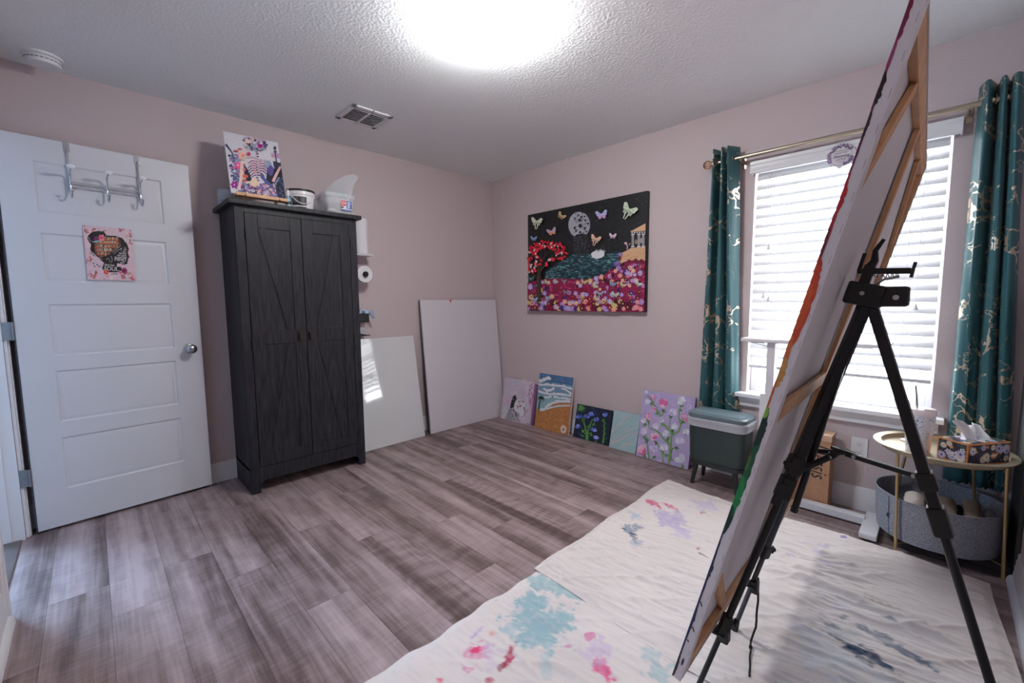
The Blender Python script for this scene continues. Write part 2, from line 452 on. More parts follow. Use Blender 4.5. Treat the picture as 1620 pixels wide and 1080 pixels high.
obj('weather_strip', MB().box(-.006, -.0015, .004, .03, DB, DTOP-.01), plain('dark_strip', (70, 74, 80), .5), door, 0, local=True)

# ---- window unit
win = bpy.data.objects.new('window_1', None); C.objects.link(win); win.location = (.08, (WY0+WY1)/2, WZ0); win['kind'] = 'structure'
XF[win.name] = Matrix.Translation(win.location)
M_VINYL = plain('white_vinyl', (226, 228, 232), .35)
f = MB(); a = .028
for (y0, y1, z0, z1) in ((WY0+.001, WY0+a, WZ0+.005, WZ1), (WY1-a, WY1-.001, WZ0+.005, WZ1), (WY0+a, WY1-a, WZ0+.005, WZ0+a), (WY0+a, WY1-a, WZ1-a, WZ1)):
    f.box(.075, .125, y0, y1, z0, z1, .004)
obj('window_frame', f, M_VINYL, win)
def sash(z0, z1, x):
    s = MB(); q = .032
    for (y0, y1, a0, a1) in ((WY0+a, WY0+a+q, z0, z1), (WY1-a-q, WY1-a, z0, z1), (WY0+a+q, WY1-a-q, z0, z0+q), (WY0+a+q, WY1-a-q, z1-q, z1)):
        s.box(x, x+.025, y0, y1, a0, a1, .003)
    o = obj('sash', s, M_VINYL, win)
    gm = MATS.get('glass')
    if gm is None:
        gm, nt, bs = new_mat('window_glass'); MATS['glass'] = gm
        nt.nodes.remove(bs); tr = node(nt, 'ShaderNodeBsdfTransparent'); gl = node(nt, 'ShaderNodeBsdfGlossy'); gl.inputs['Roughness'].default_value = .02
        mx = node(nt, 'ShaderNodeMixShader'); mx.inputs[0].default_value = .06; out = nt.nodes['Material Output']
        nt.links.new(tr.outputs[0], mx.inputs[1]); nt.links.new(gl.outputs[0], mx.inputs[2]); nt.links.new(mx.outputs[0], out.inputs[0])
    obj('pane', MB().box(x+.010, x+.015, WY0+a+q, WY1-a-q, z0+q, z1-q), gm, o, 0)
sash(WZ0+a, 1.335, .08); sash(1.30, WZ1-a, .098)
s = MB().box(-.075, 0, WY0-.05, WY1+.05, WZ0-.022, WZ0+.004, .005).box(0, .076, WY0, WY1, WZ0+.0005, WZ0+.004).box(-.03, 0, WY0-.03, WY1+.03, WZ0-.085, WZ0-.022, .0)
s.prism([(-.022, WZ0-.022), (-.06, WZ0-.022), (-.052, WZ0-.035), (-.032, WZ0-.055), (-.028, WZ0-.075), (-.022, WZ0-.085)], WY0-.03, WY1+.03)
obj('window_sill', s, M_TRIM, win)

# ---- ceiling fittings
lt = thing('ceiling_light', 'round glowing flush ceiling light in the middle of the room', 'ceiling light', (-1.735, -1.915, HC))
em, nt, bs = new_mat('lamp_diffuser'); setp(bs, Base_Color=(.9, .9, .9, 1)); bs.inputs['Emission Color'].default_value = (1, .992, .985, 1); bs.inputs['Emission Strength'].default_value = LAMP
lt_c = Matrix.Translation((-1.735, -1.915, 0))
obj('lamp_base', MB().lathe([(.15, HC-.006), (.15, HC)], 48, lt_c), M_TRIM, lt)
obj('lamp_diffuser', MB().lathe([(.0001, HC-.112), (.05, HC-.1105), (.09, HC-.104), (.12, HC-.092), (.145, HC-.07), (.158, HC-.04), (.16, HC-.006)], 48, lt_c, cap1=False), em, lt, 80, label='bright white domed diffuser')
obj('trim_ring', MB().tube([(-1.735+.11*math.cos(k*PI/24), -1.915+.11*math.sin(k*PI/24), HC-.098) for k in range(48)], .002, 6, closed=True), M_STEEL, lt)

v = thing('ceiling_vent', 'white louvred air vent in the ceiling near the cabinet', 'vent', (-1.67, -.6, HC))
x0, x1, y0, y1 = -1.81, -1.53, -.735, -.465; fr = MB()
for q in ((x0, x1, y0, y0+.035), (x0, x1, y1-.035, y1), (x0, x0+.03, y0, y1), (x1-.03, x1, y0, y1), (-1.678, -1.662, y0, y1)):
    fr.box(q[0], q[1], q[2], q[3], HC-.009, HC, .002)
obj('vent_frame', fr, M_TRIM, v)
obj('vent_backing', MB().box(x0+.03, x1-.03, y0+.035, y1-.035, HC-.002, HC-.0005), plain('vent_dark', (38, 34, 40), .8), v, 0)
for bx0, bx1 in ((x0+.03, -1.678), (-1.662, x1-.03)):
    for k in range(8):
        yy = y0+.046+k*.0255
        obj('louvre', MB().box(bx0, bx1, -.001, .001, -.009, .009, 0, Matrix.Translation((0, yy, HC-.009)) @ Matrix.Rotation(-.95, 4, 'X')), M_TRIM, v, 0)

sd = thing('smoke_detector', 'round white smoke detector on the ceiling above the door', 'smoke detector', (-3.15, -.165, HC))
sc = Matrix.Translation((-3.15, -.165, 0))
obj('detector_body', MB().lathe([(.058, HC-.046), (.064, HC-.044), (.067, HC-.036), (.067, HC-.012)], 40, sc), M_VINYL, sd)
obj('mounting_plate', MB().lathe([(.074, HC-.011), (.076, HC-.008), (.076, HC)], 40, sc), M_VINYL, sd)
sl = MB()
for k in range(24):
    a = k*PI/12; sl.box(-.006, .006, -.001, .001, HC-.03, HC-.026, 0, sc @ Matrix.Rotation(a, 4, 'Z') @ Matrix.Translation((0, .0668, 0)))
obj('vent_slots', sl, plain('slot_grey', (110, 112, 118), .7), sd, 0)
# ================================================================ along the north wall
M_CHROME = plain('chrome', (205, 208, 214), .12, 1.)
# ---- rack of hooks hung over the door (door frame of reference)
MD = XF['door_1']
def dloc(x, y, z): return MD @ Vector((x, y, z))
rk = thing('over_door_hook_rack', 'chrome three-hook rack hung over the top of the white door', 'hook rack', tuple(dloc(.39, 0, 2.0)), (0, 0, ANG))
XF[rk.name] = Matrix.Translation(dloc(.39, 0, 2.0)) @ Matrix.Rotation(ANG, 4, 'Z')
def dmb(f):
    mb = MB(); f(mb); mb.v = [tuple(MD @ Vector(p)) for p in mb.v]; return mb
HX = (.248, .39, .53)
for sx in (HX[0], HX[2]):
    def strap(m, sx=sx):
        m.box(sx-.012, sx+.012, -.003, -.0008, 2.005, DTOP+.003, .001); m.box(sx-.012, sx+.012, -.003, DT+.003, DTOP+.001, DTOP+.004, .001); m.box(sx-.012, sx+.012, DT+.0008, DT+.003, 2.01, DTOP+.003, .001)
        m.tube([(sx, -.006, 2.02), (sx, -.008, 1.99), (sx, -.010, 1.84), (sx, -.010, 1.80)], .0042, 8)
    obj('strap', dmb(strap), M_CHROME, rk)
def rails(m):
    for z in (1.848, 1.828): m.tube([(HX[0]-.004, -.018, z), (HX[2]+.006, -.018, z)], .0038, 8)
obj('rail', dmb(rails), M_CHROME, rk)
for hx in HX:
    def hook(m, hx=hx):
        m.tube([(hx, -.024, 1.80), (hx, -.024, 1.845), (hx, -.030, 1.88), (hx, -.052, 1.895), (hx, -.085, 1.897), (hx, -.118, 1.905)], .0042, 8)
        m.tube([(hx, -.024, 1.83), (hx, -.025, 1.79), (hx, -.034, 1.768), (hx, -.05, 1.764), (hx, -.064, 1.775), (hx, -.07, 1.79)], .0042, 8)
        m.ball((hx, -.0705, 1.794), .0085, 12, 8, (1, 1, .7))
    h = obj('hook', dmb(hook), M_CHROME, rk, 50)
    def cap(m, hx=hx): m.ball((hx, -.121, 1.907), .0175, 16, 10, (1, .45, .62))
    obj('hook_cap', dmb(cap), plain('white_ceramic', (232, 232, 236), .15), h, 50, label='white oval hook cap')

# ---- printed tin sign on the door
sg = thing('wall_sign', 'pink tin sign of a woman silhouette filled with bookshelves, on the door', 'sign', tuple(dloc(.279, -.0012, 1.34)), (0, 0, ANG))
XF[sg.name] = Matrix.Translation(dloc(.279, -.0012, 1.34)) @ Matrix.Rotation(ANG, 4, 'Z')
mb = MB(); mb.box(0, .2, -.0035, 0, 0, .292, .0015)
obj('sign_plate', mb, plain('sign_rim', (214, 206, 220), .35), sg, local=True)
A = Art(.2, .292, [(90, 140), (795, 190), (858, 945), (165, 940)], -.0035, bg=(214, 186, 194))
for k in range(40):
    x, y = random.uniform(110, 840), random.choice([random.uniform(170, 300), random.uniform(820, 930), random.uniform(300, 930)])
    if 420 < x < 700 and y < 800: continue
    A.ell(x, y, random.uniform(14, 40), random.uniform(8, 20), random.choice([(214, 150, 160), (196, 120, 130), (180, 150, 140), (222, 205, 214), (160, 120, 110)]), random.random()*3, j=.5)
for x, y in ((640, 200), (780, 280), (800, 380), (150, 230), (230, 220), (200, 640), (800, 890), (680, 890), (300, 840), (240, 890)):
    for q in range(4): A.ell(x+random.uniform(-35, 35), y+random.uniform(-25, 25), 26, 10, random.choice([(190, 90, 100), (140, 100, 90), (205, 130, 140)]), random.random()*3, j=.4)
K = (24, 22, 24)
A.poly([(390, 800), (370, 770), (400, 690), (330, 630), (240, 580), (205, 500), (215, 420), (190, 395), (165, 345), (175, 290), (230, 240), (320, 222), (400, 235), (440, 288), (560, 290), (660, 320), (725, 390), (740, 430), (758, 480), (742, 540), (766, 600), (742, 625), (748, 650), (735, 668), (735, 700), (690, 712), (590, 690), (580, 740), (640, 745), (660, 790), (600, 825), (470, 828)], K)
A.poly([(265, 400), (330, 330), (440, 315), (560, 325), (640, 370), (610, 440), (520, 520), (470, 560), (350, 620), (280, 560), (262, 480)], (120, 66, 44))
for r_, (xa, xb, y) in enumerate(((330, 610, 345), (285, 640, 400), (275, 600, 455), (280, 540, 510), (300, 480, 560))):
    A.stroke([(xa, y+6), (xb, y+2)], 9, (206, 112, 78)); x = xa+8
    while x < xb-12:
        ww = random.uniform(8, 16); A.poly([(x, y), (x+ww, y), (x+ww, y-random.uniform(26, 40)), (x, y-34)], random.choice([(214, 196, 170), (150, 80, 60), (90, 110, 130), (188, 150, 110), (70, 50, 50), (170, 60, 60), (120, 140, 120)])); x += ww+2
A.stroke([(580, 330), (590, 460)], 12, (206, 112, 78)); A.stroke([(415, 430), (425, 590)], 14, (190, 176, 168)); A.stroke([(360, 470), (365, 600)], 9, (206, 112, 78))
for p in ([(240, 545), (300, 605), (380, 640)], [(225, 530), (270, 590), (340, 632)], [(180, 320), (200, 370), (260, 395)], [(690, 350), (720, 395)], [(660, 470), (600, 500), (540, 560)], [(640, 430), (570, 490), (520, 545)], [(500, 590), (520, 640), (500, 690)], [(430, 640), (460, 620), (490, 680)], [(640, 470), (650, 520)]):
    A.stroke(p, 7, (206, 204, 208), 3)
A.flower(365, 325, 50, (226, 120, 130), 6, (180, 40, 60)); A.flower(292, 340, 38, (130, 44, 110), 6, (80, 20, 70)); A.ell(300, 378, 60, 14, (126, 166, 168), -.1); A.ell(425, 300, 14, 7, (120, 150, 90), -.8)
for t_, x, y, sz in (('In', 705, 468, 34), ('her', 705, 495, 36), ('the', 690, 524, 36), ('library', 668, 548, 40), ('she goes', 655, 576, 38), ('to lose her', 640, 604, 40), ('MIND', 634, 640, 66), ('and', 660, 682, 42), ('find her', 480, 722, 46), ('SOUL.', 512, 778, 84)):
    A.text(t_, x, y, sz, (232, 230, 232), rot=.03)
A.flower(430, 826, 36, (214, 60, 66), 6, (240, 170, 60)); A.flower(690, 800, 44, (132, 36, 92), 7, (70, 16, 50)); A.flower(630, 830, 24, (224, 120, 130), 6, (160, 40, 60)); A.ell(510, 858, 16, 10, (226, 130, 60)); A.ell(560, 850, 40, 12, (110, 140, 160), .1); A.ell(400, 785, 24, 8, (120, 150, 80), -.4)
for q in ((250, 700), (300, 720), (330, 745), (262, 742)): A.ell(*q, 20, 8, (74, 84, 130), .6)
for q in ((122, 158), (772, 210)): A.ell(*q, 8, None, (60, 40, 40))
A.build('printed_picture', sg, mat=paint_mat('sign_print', .35, False))

# ---- tall dark cabinet
def dark_wood():
    m, nt, bs = new_mat('charcoal_wood'); v = coord(nt, 'Object', (14, 14, 1.3)); nz = node(nt, 'ShaderNodeTexNoise'); nz.inputs['Scale'].default_value = 6; nz.inputs['Detail'].default_value = 5
    rp = node(nt, 'ShaderNodeValToRGB'); rp.color_ramp.elements[0].position = .3; rp.color_ramp.elements[1].position = .75
    rp.color_ramp.elements[0].color = (*lin((19, 20, 25)), 1); rp.color_ramp.elements[1].color = (*lin((50, 50, 58)), 1)
    nt.links.new(v, nz.inputs['Vector']); nt.links.new(nz.outputs['Fac'], rp.inputs['Fac']); nt.links.new(rp.outputs['Color'], bs.inputs['Base Color'])
    setp(bs, Roughness=.5); bs.inputs['Specular IOR Level'].default_value = .3; add_bump(nt, bs, nz.outputs['Fac'], .15, .001); return m
M_CAB = dark_wood()
cb = thing('cabinet', 'tall charcoal wooden two-door cabinet with barn-style braces against the back wall', 'cabinet', (-2.045, -.21, 0))
x0, x1, yf, yb = -2.42, -1.67, -.405, -.02
m = MB()
m.box(x0, x0+.02, yf, yb, 0, 1.79, .002); m.box(x1-.02, x1, yf, yb, 0, 1.79, .002)      # sides
m.box(x0, x1, yb-.008, yb, .08, 1.79); m.box(x0, x1, yf+.025, yb, .14, .158)            # back, floor
m.box(x0, x0+.05, yf-.004, yf+.016, 0, 1.79, .002); m.box(x1-.05, x1, yf-.004, yf+.016, 0, 1.79, .002)
m.box(x0+.05, x1-.05, yf-.004, yf+.016, 1.752, 1.79, .001)
obj('cabinet_carcass', m, M_CAB, cb)
m = MB(); m.prism([(x0+.05, .165), (x0+.05, .055), (x0+.075, .075), (x1-.075, .075), (x1-.05, .055), (x1-.05, .165)], yf-.004, yf+.016)
obj('plinth_board', m, M_CAB, cb)
obj('cabinet_top', MB().box(x0-.035, x1+.028, yf-.038, yb+.005, 1.79, 1.818, .004), M_CAB, cb)
dz0, dz1 = .168, 1.75; xm = -2.045
for side, (a, c) in ((-1, (x0+.053, xm-.002)), (1, (xm+.002, x1-.053))):
    d = MB(); fy = yf-.006; s_ = .068
    d.box(a, c, yf, yf+.014, dz0, dz1)                                                  # recessed panel
    for q in ((a, a+s_, dz0, dz1), (c-s_, c, dz0, dz1)): d.box(q[0], q[1], fy, yf+.012, q[2], q[3], .0015)
    for q in ((dz0, dz0+.075), (.945, 1.035), (dz1-.085, dz1)): d.box(a+s_, c-s_, fy, yf+.012, q[0], q[1], .0015)
    o = obj('door', d, M_CAB, cb)
    br = MB(); i0, i1 = a+s_, c-s_
    def diag(p, q):
        br.bar((p[0], yf-.002, p[1]), (q[0], yf-.002, q[1]), .008, .055, .001, up=(0, 0, 1)) if False else None
        P, Q = Vector((p[0], p[1])), Vector((q[0], q[1])); dd = (Q-P).normalized(); n_ = Vector((-dd.y, dd.x))*.026
        pl = [(v.x, v.y) for v in (P+n_, Q+n_, Q-n_, P-n_)]
        pl = [(min(i1, max(i0, X)), Z) for X, Z in pl]
        br.prism(pl, yf-.005, yf+.002)
    up0, up1, lo0, lo1 = 1.035, dz1-.085, dz0+.075, .945
    inn, out = (i1, i0) if side < 0 else (i0, i1)
    diag((out+.02*(-side), up1), (inn-.02*(-side), up0)); diag((inn-.02*(-side), lo1), (out+.02*(-side), lo0))
    obj('cross_brace', br, M_CAB, o, 20)
    hx = -2.089 if side < 0 else -2.024
    hd = MB().box(hx-.014, hx+.014, fy-.004, fy, .952, 1.022, .002).box(hx-.0085, hx+.0085, fy-.02, fy-.004, .964, 1.01, .003)
    obj('handle', hd, plain('dark_bronze', (58, 54, 52), .35, .8), o, label='small dark bronze pull')
    ex = a-.002 if side < 0 else c+.002
    for z in (.25, .95, 1.62): obj('hinge', MB().tube([(ex, fy-.002, z-.03), (ex, fy-.002, z+.03)], .004, 8), plain('black_metal', (24, 24, 26), .4, .5), o)

# ---- on top of the cabinet
ZT = 1.818
def canvas_panel(name, label, o, yaw, tilt, w, h, t, edge=(222, 220, 226), cat='painting', group=None, part='canvas_panel', erough=.7):
    r = thing(name, label, cat, o, (-math.radians(tilt), 0, math.radians(yaw)), group)
    obj(part, MB().box(0, w, 0, t, 0, h, .0015), plain('canvas_edge_%d_%d_%d' % edge, edge, erough), r, local=True)
    return r
ea = thing('tabletop_easel', 'small pale wooden table easel on top of the cabinet', 'easel', (-2.26, -.27, ZT))
M_PINE = plain('pale_pine', (214, 170, 128), .55, var=.12, vscale=20)
obj('ledge', MB().box(-2.395, -2.105, -.375, -.322, ZT+.036, ZT+.046, .002).box(-2.395, -2.105, -.379, -.372, ZT+.036, ZT+.056, .002), M_PINE, ea)
for x in (-2.345, -2.155):
    obj('leg', MB().bar((x, -.318, ZT), (x*.7-2.26*.3, -.182, ZT+.41), .016, .012, .002), M_PINE, ea)
    obj('peg', MB().tube([(x, -.384, ZT+.041), (x, -.40, ZT+.041)], .005, 8), M_PINE, ea)
obj('rear_leg', MB().bar((-2.25, -.07, ZT), (-2.25, -.175, ZT+.39), .016, .016, .002), M_PINE, ea)
sk = canvas_panel('painting', 'painting of a flower-headed skeleton lady standing on top of the cabinet', (-2.415, -.352, ZT+.048), -2.5, 17.5, .302, .41, .012)
A = Art(.302, .41, [(55, 72), (790, 225), (905, 990), (165, 920)], 0, bg=(214, 214, 222))
DK = (26, 30, 48); IN = (56, 56, 110)
A.poly([(660, 560), (700, 600), (760, 560), (835, 480), (860, 640), (905, 985), (800, 970), (760, 830), (640, 720)], DK)
A.poly([(360, 540), (420, 640), (450, 740), (380, 760), (350, 660)], DK)
A.poly([(270, 930), (310, 800), (420, 780), (520, 800), (640, 760), (740, 850), (800, 980)], (96, 96, 140))
A.poly([(640, 760), (720, 820), (790, 900), (808, 980), (690, 965)], (84, 74, 160))
for k in range(260):
    x = random.uniform(270, 760); y = random.uniform(790, 965)
    A.ell(x, y, random.uniform(12, 30), random.uniform(8, 17), random.choice([(196, 150, 176), (140, 140, 190), (214, 180, 170), (80, 70, 140), (110, 130, 160), (214, 210, 222), (60, 60, 90), (150, 60, 130)]), random.random()*3, j=.5)
for P in ([(90, 255), (150, 330), (200, 400)], [(130, 400), (200, 470), (240, 540)], [(140, 560), (200, 520), (260, 600)], [(160, 690), (220, 680)], [(180, 600), (240, 590)]):
    A.stroke(P, 34, random.choice([IN, (60, 70, 110), (44, 44, 80)]), 12)
for k in range(120):
    y = random.uniform(400, 850); x = random.uniform(150+.1*(y-400), 340); A.ell(x, y, random.uniform(18, 42), random.uniform(11, 24), random.choice([(60, 62, 110), (150, 160, 190), (88, 100, 130), (120, 130, 170), (190, 120, 160), (200, 200, 214)]), random.random()*3, j=.5)
A.ell(230, 350, 40, 16, (190, 70, 76)); A.ell(285, 320, 36, 14, (200, 90, 90)); A.flower(260, 540, 52, (222, 90, 150), 6, (240, 190, 190)); A.flower(210, 810, 50, (150, 30, 140), 6, (230, 160, 200)); A.flower(310, 830, 34, (130, 40, 130))
A.flower(325, 410, 60, (230, 186, 170), 7, (214, 140, 120)); A.flower(405, 385, 30, (190, 60, 110))
A.stroke([(330, 480), (315, 620), (300, 740), (270, 880)], 70, (232, 200, 186), 34); A.stroke([(345, 520), (350, 640)], 20, (70, 70, 100))
A.stroke([(520, 350), (505, 440), (530, 560), (520, 700), (540, 820)], 40, (214, 190, 196), 34)
for k in range(12): A.ell(520+random.uniform(-16, 16), 380+k*36, 18, 9, random.choice([IN, (190, 110, 130), (60, 60, 90)]), .2)
for s_ in (-1, 1):
    for k in range(7):
        y = 470+k*30; w_ = 125-k*6+(20 if k in (2, 3, 4) else 0)
        A.stroke([(525+s_*14, y+17), (525+s_*w_*.6, y+1+k*4), (525+s_*w_, y+40+k*5)], 15, (70, 62, 116), 12); A.stroke([(525+s_*16, y), (525+s_*w_*.6, y-18+k*4), (525+s_*w_, y+22+k*5)], 19, (232, 206, 206), 11)
        A.stroke([(525+s_*20, y+14), (525+s_*w_*.6, y-2+k*4)], 5, random.choice([(200, 90, 110), IN, (190, 60, 150)]))
A.stroke([(370, 440), (450, 430), (520, 450), (590, 470), (690, 480)], 26, (190, 170, 190), 26); A.ell(660, 520, 52, 50, (150, 160, 184)); A.ell(700, 600, 40, 70, (90, 80, 150))
A.poly([(450, 700), (500, 720), (560, 780), (480, 830), (420, 800)], (232, 206, 184)); A.poly([(560, 620), (620, 700), (700, 780), (760, 850), (640, 780), (570, 700)], (76, 80, 150))
for k in range(190):
    a = random.random()*2*PI; q = math.sqrt(random.random()); A.ell(485+150*q*math.cos(a), 245+95*q*math.sin(a), random.uniform(18, 42), random.uniform(12, 24), random.choice([(196, 176, 196), (150, 166, 186), (90, 90, 120), (214, 186, 180), (50, 54, 86), (120, 130, 160), (222, 214, 222)]), random.random()*3, j=.5)
A.flower(560, 272, 38, (190, 30, 140), 6, (120, 10, 90)); A.ell(400, 215, 46, 26, (232, 206, 196), .5); A.ell(575, 235, 22, 16, (224, 216, 224)); A.ell(420, 250, 12, 16, (60, 40, 60))
for p in ((770, 400), (735, 395), (800, 405)): A.flower(*p, 36, (196, 150, 190), 6)
A.stroke([(755, 280), (760, 380), (790, 560)], 12, (40, 50, 60)); A.ell(755, 300, 18, 26, (64, 74, 100)); A.ell(760, 350, 22, 14, (64, 74, 100))
A.poly([(730, 470), (830, 500), (835, 540), (770, 600), (745, 550)], (50, 50, 80)); A.stroke([(830, 545), (770, 660), (730, 750)], 34, (222, 176, 176), 40); A.stroke([(760, 780), (810, 690)], 26, (130, 140, 180))
for k in range(9): A.stroke([(820+random.uniform(-20, 50), 700+k*28), (840+random.uniform(-20, 40), 740+k*28)], 12, (96, 110, 160), 3)
A.ell(360, 690, 40, 26, (214, 96, 84)); A.ell(350, 750, 36, 20, (196, 90, 90)); A.ell(345, 600, 20, 26, (206, 110, 120)); A.ell(390, 770, 24, 12, (240, 220, 190))
A.build('painted_face', sk)

r_ = MB().lathe([(.022, ZT), (.062, ZT), (.066, ZT+.01), (.066, ZT+.105), (.062, ZT+.115), (.022, ZT+.115)], 36, Matrix.Translation((-2.372, -.10, 0)))
def wound():
    m, nt, bs = new_mat('wound_grey_yarn'); v = coord(nt, 'Object', (1, 1, 60)); wv = node(nt, 'ShaderNodeTexNoise'); wv.inputs['Scale'].default_value = 5; wv.inputs['Detail'].default_value = 3
    rp = node(nt, 'ShaderNodeValToRGB'); rp.color_ramp.elements[0].position = .35; rp.color_ramp.elements[1].position = .65; rp.color_ramp.elements[0].color = (*lin((140, 146, 154)), 1); rp.color_ramp.elements[1].color = (*lin((206, 210, 216)), 1)
    nt.links.new(v, wv.inputs['Vector']); nt.links.new(wv.outputs['Fac'], rp.inputs['Fac']); nt.links.new(rp.outputs['Color'], bs.inputs['Base Color']); setp(bs, Roughness=.8); add_bump(nt, bs, wv.outputs['Fac'], .5, .003); return m
M_YARN = wound()
one('wound_roll', r_, M_YARN, 'grey wound roll standing behind the skeleton painting on the cabinet', 'roll', origin=(-2.372, -.10, ZT))

bt = thing('bottle', 'small pale blue bottle between the skeleton painting and the white bucket', 'bottle', (-2.085, -.33, ZT))
bc = Matrix.Translation((-2.088, -.325, 0))
obj('bottle_body', MB().lathe([(.016, ZT), (.018, ZT+.004), (.018, ZT+.06), (.014, ZT+.072), (.008, ZT+.08), (.008, ZT+.086)], 24, bc), plain('pale_blue_plastic', (150, 186, 206), .3), bt)
obj('bottle_label', MB().lathe([(.0183, ZT+.03), (.0183, ZT+.05)], 24, bc, False, False), plain('dark_label', (36, 40, 52), .4), bt)
obj('bottle_cap', MB().lathe([(.011, ZT+.086), (.011, ZT+.102), (.009, ZT+.122), (.003, ZT+.127)], 20, bc), plain('white_plastic', (222, 224, 228), .3), bt)

bk = thing('bucket', 'white plastic bucket with a black label and lid on the cabinet', 'bucket', (-2.0, -.30, ZT))
kc = Matrix.Translation((-2.0, -.30, 0)); R0, R1, BH = .074, .081, .125
obj('bucket_body', MB().lathe([(.07, ZT), (R0, ZT+.004), (R1, ZT+BH-.028), (.086, ZT+BH-.026), (.086, ZT+BH-.01), (.0865, ZT+BH)], 48, kc), plain('bucket_white', (226, 226, 230), .3), bk)
obj('lid', MB().lathe([(.0865, ZT+BH-.004), (.0885, ZT+BH), (.0885, ZT+BH+.009), (.083, ZT+BH+.011), (.08, ZT+BH+.006), (.0001, ZT+BH+.006)], 48, kc), plain('lid_black', (32, 30, 34), .4), bk, label='black rim of the lid')
def shell(a0, a1, z0, z1, off=.0006, n=14):
    mb = MB(); G = []
    for i in range(2):
        z = (z0, z1)[i]; r = R0+(R1-R0)*(z-ZT)/(BH-.028)+off; G.append([(-2.0+r*math.cos(a0+(a1-a0)*k/n), -.30+r*math.sin(a0+(a1-a0)*k/n), z) for k in range(n+1)])
    return mb.sheet(G)
obj('bucket_label', shell(-2.62, -1.45, ZT+.03, ZT+.085), plain('label_black', (28, 26, 30), .35), bk, label='black printed label')
lt_ = MB()
for k in range(5):
    z = ZT+.076-k*.007; sh = shell(-2.5, -2.2 if k % 2 else -2.1, z-.0012, z+.0012, .001); lt_.add(sh.v, sh.f)
    sh = shell(-1.95, -1.6, z-.001, z+.001, .001); lt_.add(sh.v, sh.f)
obj('label_text', lt_, plain('print_grey', (150, 150, 156), .5), bk, 0)
obj('label_stripe', shell(-2.62, -1.45, ZT+.008, ZT+.02), plain('label_black', (28, 26, 30), .35), bk, 0)
obj('handle', MB().tube([(-2.0+.089*math.cos(a), -.30+.089*math.sin(a)-.004, ZT+.098-.062*math.sin((a+2.7)/1.95*PI)) for a in [-2.7+1.95*k/20 for k in range(21)]], .0028, 8), plain('white_plastic', (222, 224, 228), .3), bk, label='white bail handle')

cd = MB().box(-.045, .045, -.001, .001, 0, .13, .0005, Matrix.Translation((-1.905, -.2, ZT)) @ Matrix.Rotation(.25, 4, 'Z') @ Matrix.Rotation(-.25, 4, 'Y'))
cd.v = [(x, y, max(z, ZT)) for x, y, z in cd.v]
one('card', cd, plain('taupe_card', (150, 134, 132), .7), 'taupe card leaning between the white bucket and the clear bin', 'card', origin=(-1.905, -.2, ZT))

def clear_plastic(name, dens, col=(222, 226, 232)):
    m, nt, bs = new_mat(name); nt.nodes.remove(bs); out = nt.nodes['Material Output']
    tr = node(nt, 'ShaderNodeBsdfTransparent'); df = node(nt, 'ShaderNodeBsdfPrincipled'); setp(df, Base_Color=(*lin(col), 1), Roughness=.22); mx = node(nt, 'ShaderNodeMixShader'); mx.inputs[0].default_value = dens
    nt.links.new(tr.outputs[0], mx.inputs[1]); nt.links.new(df.outputs[0], mx.inputs[2]); nt.links.new(mx.outputs[0], out.inputs[0]); return m
M_CLEAR = clear_plastic('clear_bin_plastic', .3); M_BAG = clear_plastic('clear_bag_plastic', .3, (226, 230, 236))
bn = thing('storage_bin', 'clear plastic storage bin with a red and blue label on the cabinet', 'bin', (-1.76, -.27, ZT))
bx0, bx1, by0, by1 = -1.865, -1.675, -.40, -.14
def taper(z, g): return (bx0-g, bx1+g, by0-g, by1+g, z)
def loop(x0_, x1_, y0_, y1_, z, r=.02, n=5):
    P = []
    for cx, cy, a in ((x1_-r, y1_-r, 0), (x0_+r, y1_-r, PI/2), (x0_+r, y0_+r, PI), (x1_-r, y0_+r, 3*PI/2)):
        P += [(cx+r*math.cos(a+PI/2*k/n), cy+r*math.sin(a+PI/2*k/n), z) for k in range(n+1)]
    return P
loops = [loop(*taper(ZT+z, g)) for z, g in ((.001, -.012), (.006, -.006), (.11, .006), (.112, .012), (.14, .014), (.14, .011), (.113, .008), (.11, .003), (.008, -.009), (.004, -.014))]
mb = MB(); n_ = len(loops[0]); vs = [p for l in loops for p in l]; fs = [(i*n_+k, i*n_+(k+1) % n_, (i+1)*n_+(k+1) % n_, (i+1)*n_+k) for i in range(len(loops)-1) for k in range(n_)]
fs += [tuple(range(n_))[::-1], tuple((len(loops)-1)*n_+k for k in range(n_))]; mb.add(vs, fs)
obj('bin_body', mb, M_CLEAR, bn)
A = Art(.076, .068, [(0, 0), (100, 0), (100, 100), (0, 100)], by0-bn.location.y-.007, x0=-1.772-bn.location.x, z0=.027, bg=(214, 216, 226))
A.poly([(0, 0), (48, 0), (48, 52), (0, 52)], (206, 52, 52)); A.poly([(52, 0), (100, 0), (100, 80), (52, 80)], (40, 74, 150)); A.poly([(0, 26), (48, 26), (48, 34), (0, 34)], (222, 222, 230)); A.text('Hefty', 24, 14, 20, (232, 234, 244)); A.ell(12, 68, 12, 10, (36, 30, 40))
for k in range(5): A.poly([(60, 8+k*14), (60+random.randint(18, 34), 8+k*14), (60+random.randint(18, 34), 15+k*14), (60, 15+k*14)], (226, 230, 242))
A.poly([(0, 88), (100, 88), (100, 100), (0, 100)], (60, 90, 160))
A.build('bin_label', bn, label='red and blue printed label', mat=paint_mat('label_print', .4, False))
A = Art(.062, .021, [(0, 0), (100, 0), (100, 34), (0, 34)], by0-bn.location.y-.0148, x0=-1.79-bn.location.x, z0=.1165, bg=(196, 212, 208)); A.text('Hefty', 50, 18, 36, (30, 92, 72))
A.build('bin_lettering', bn, label='green lettering on the rim', mat=paint_mat('label_print', .4, False))
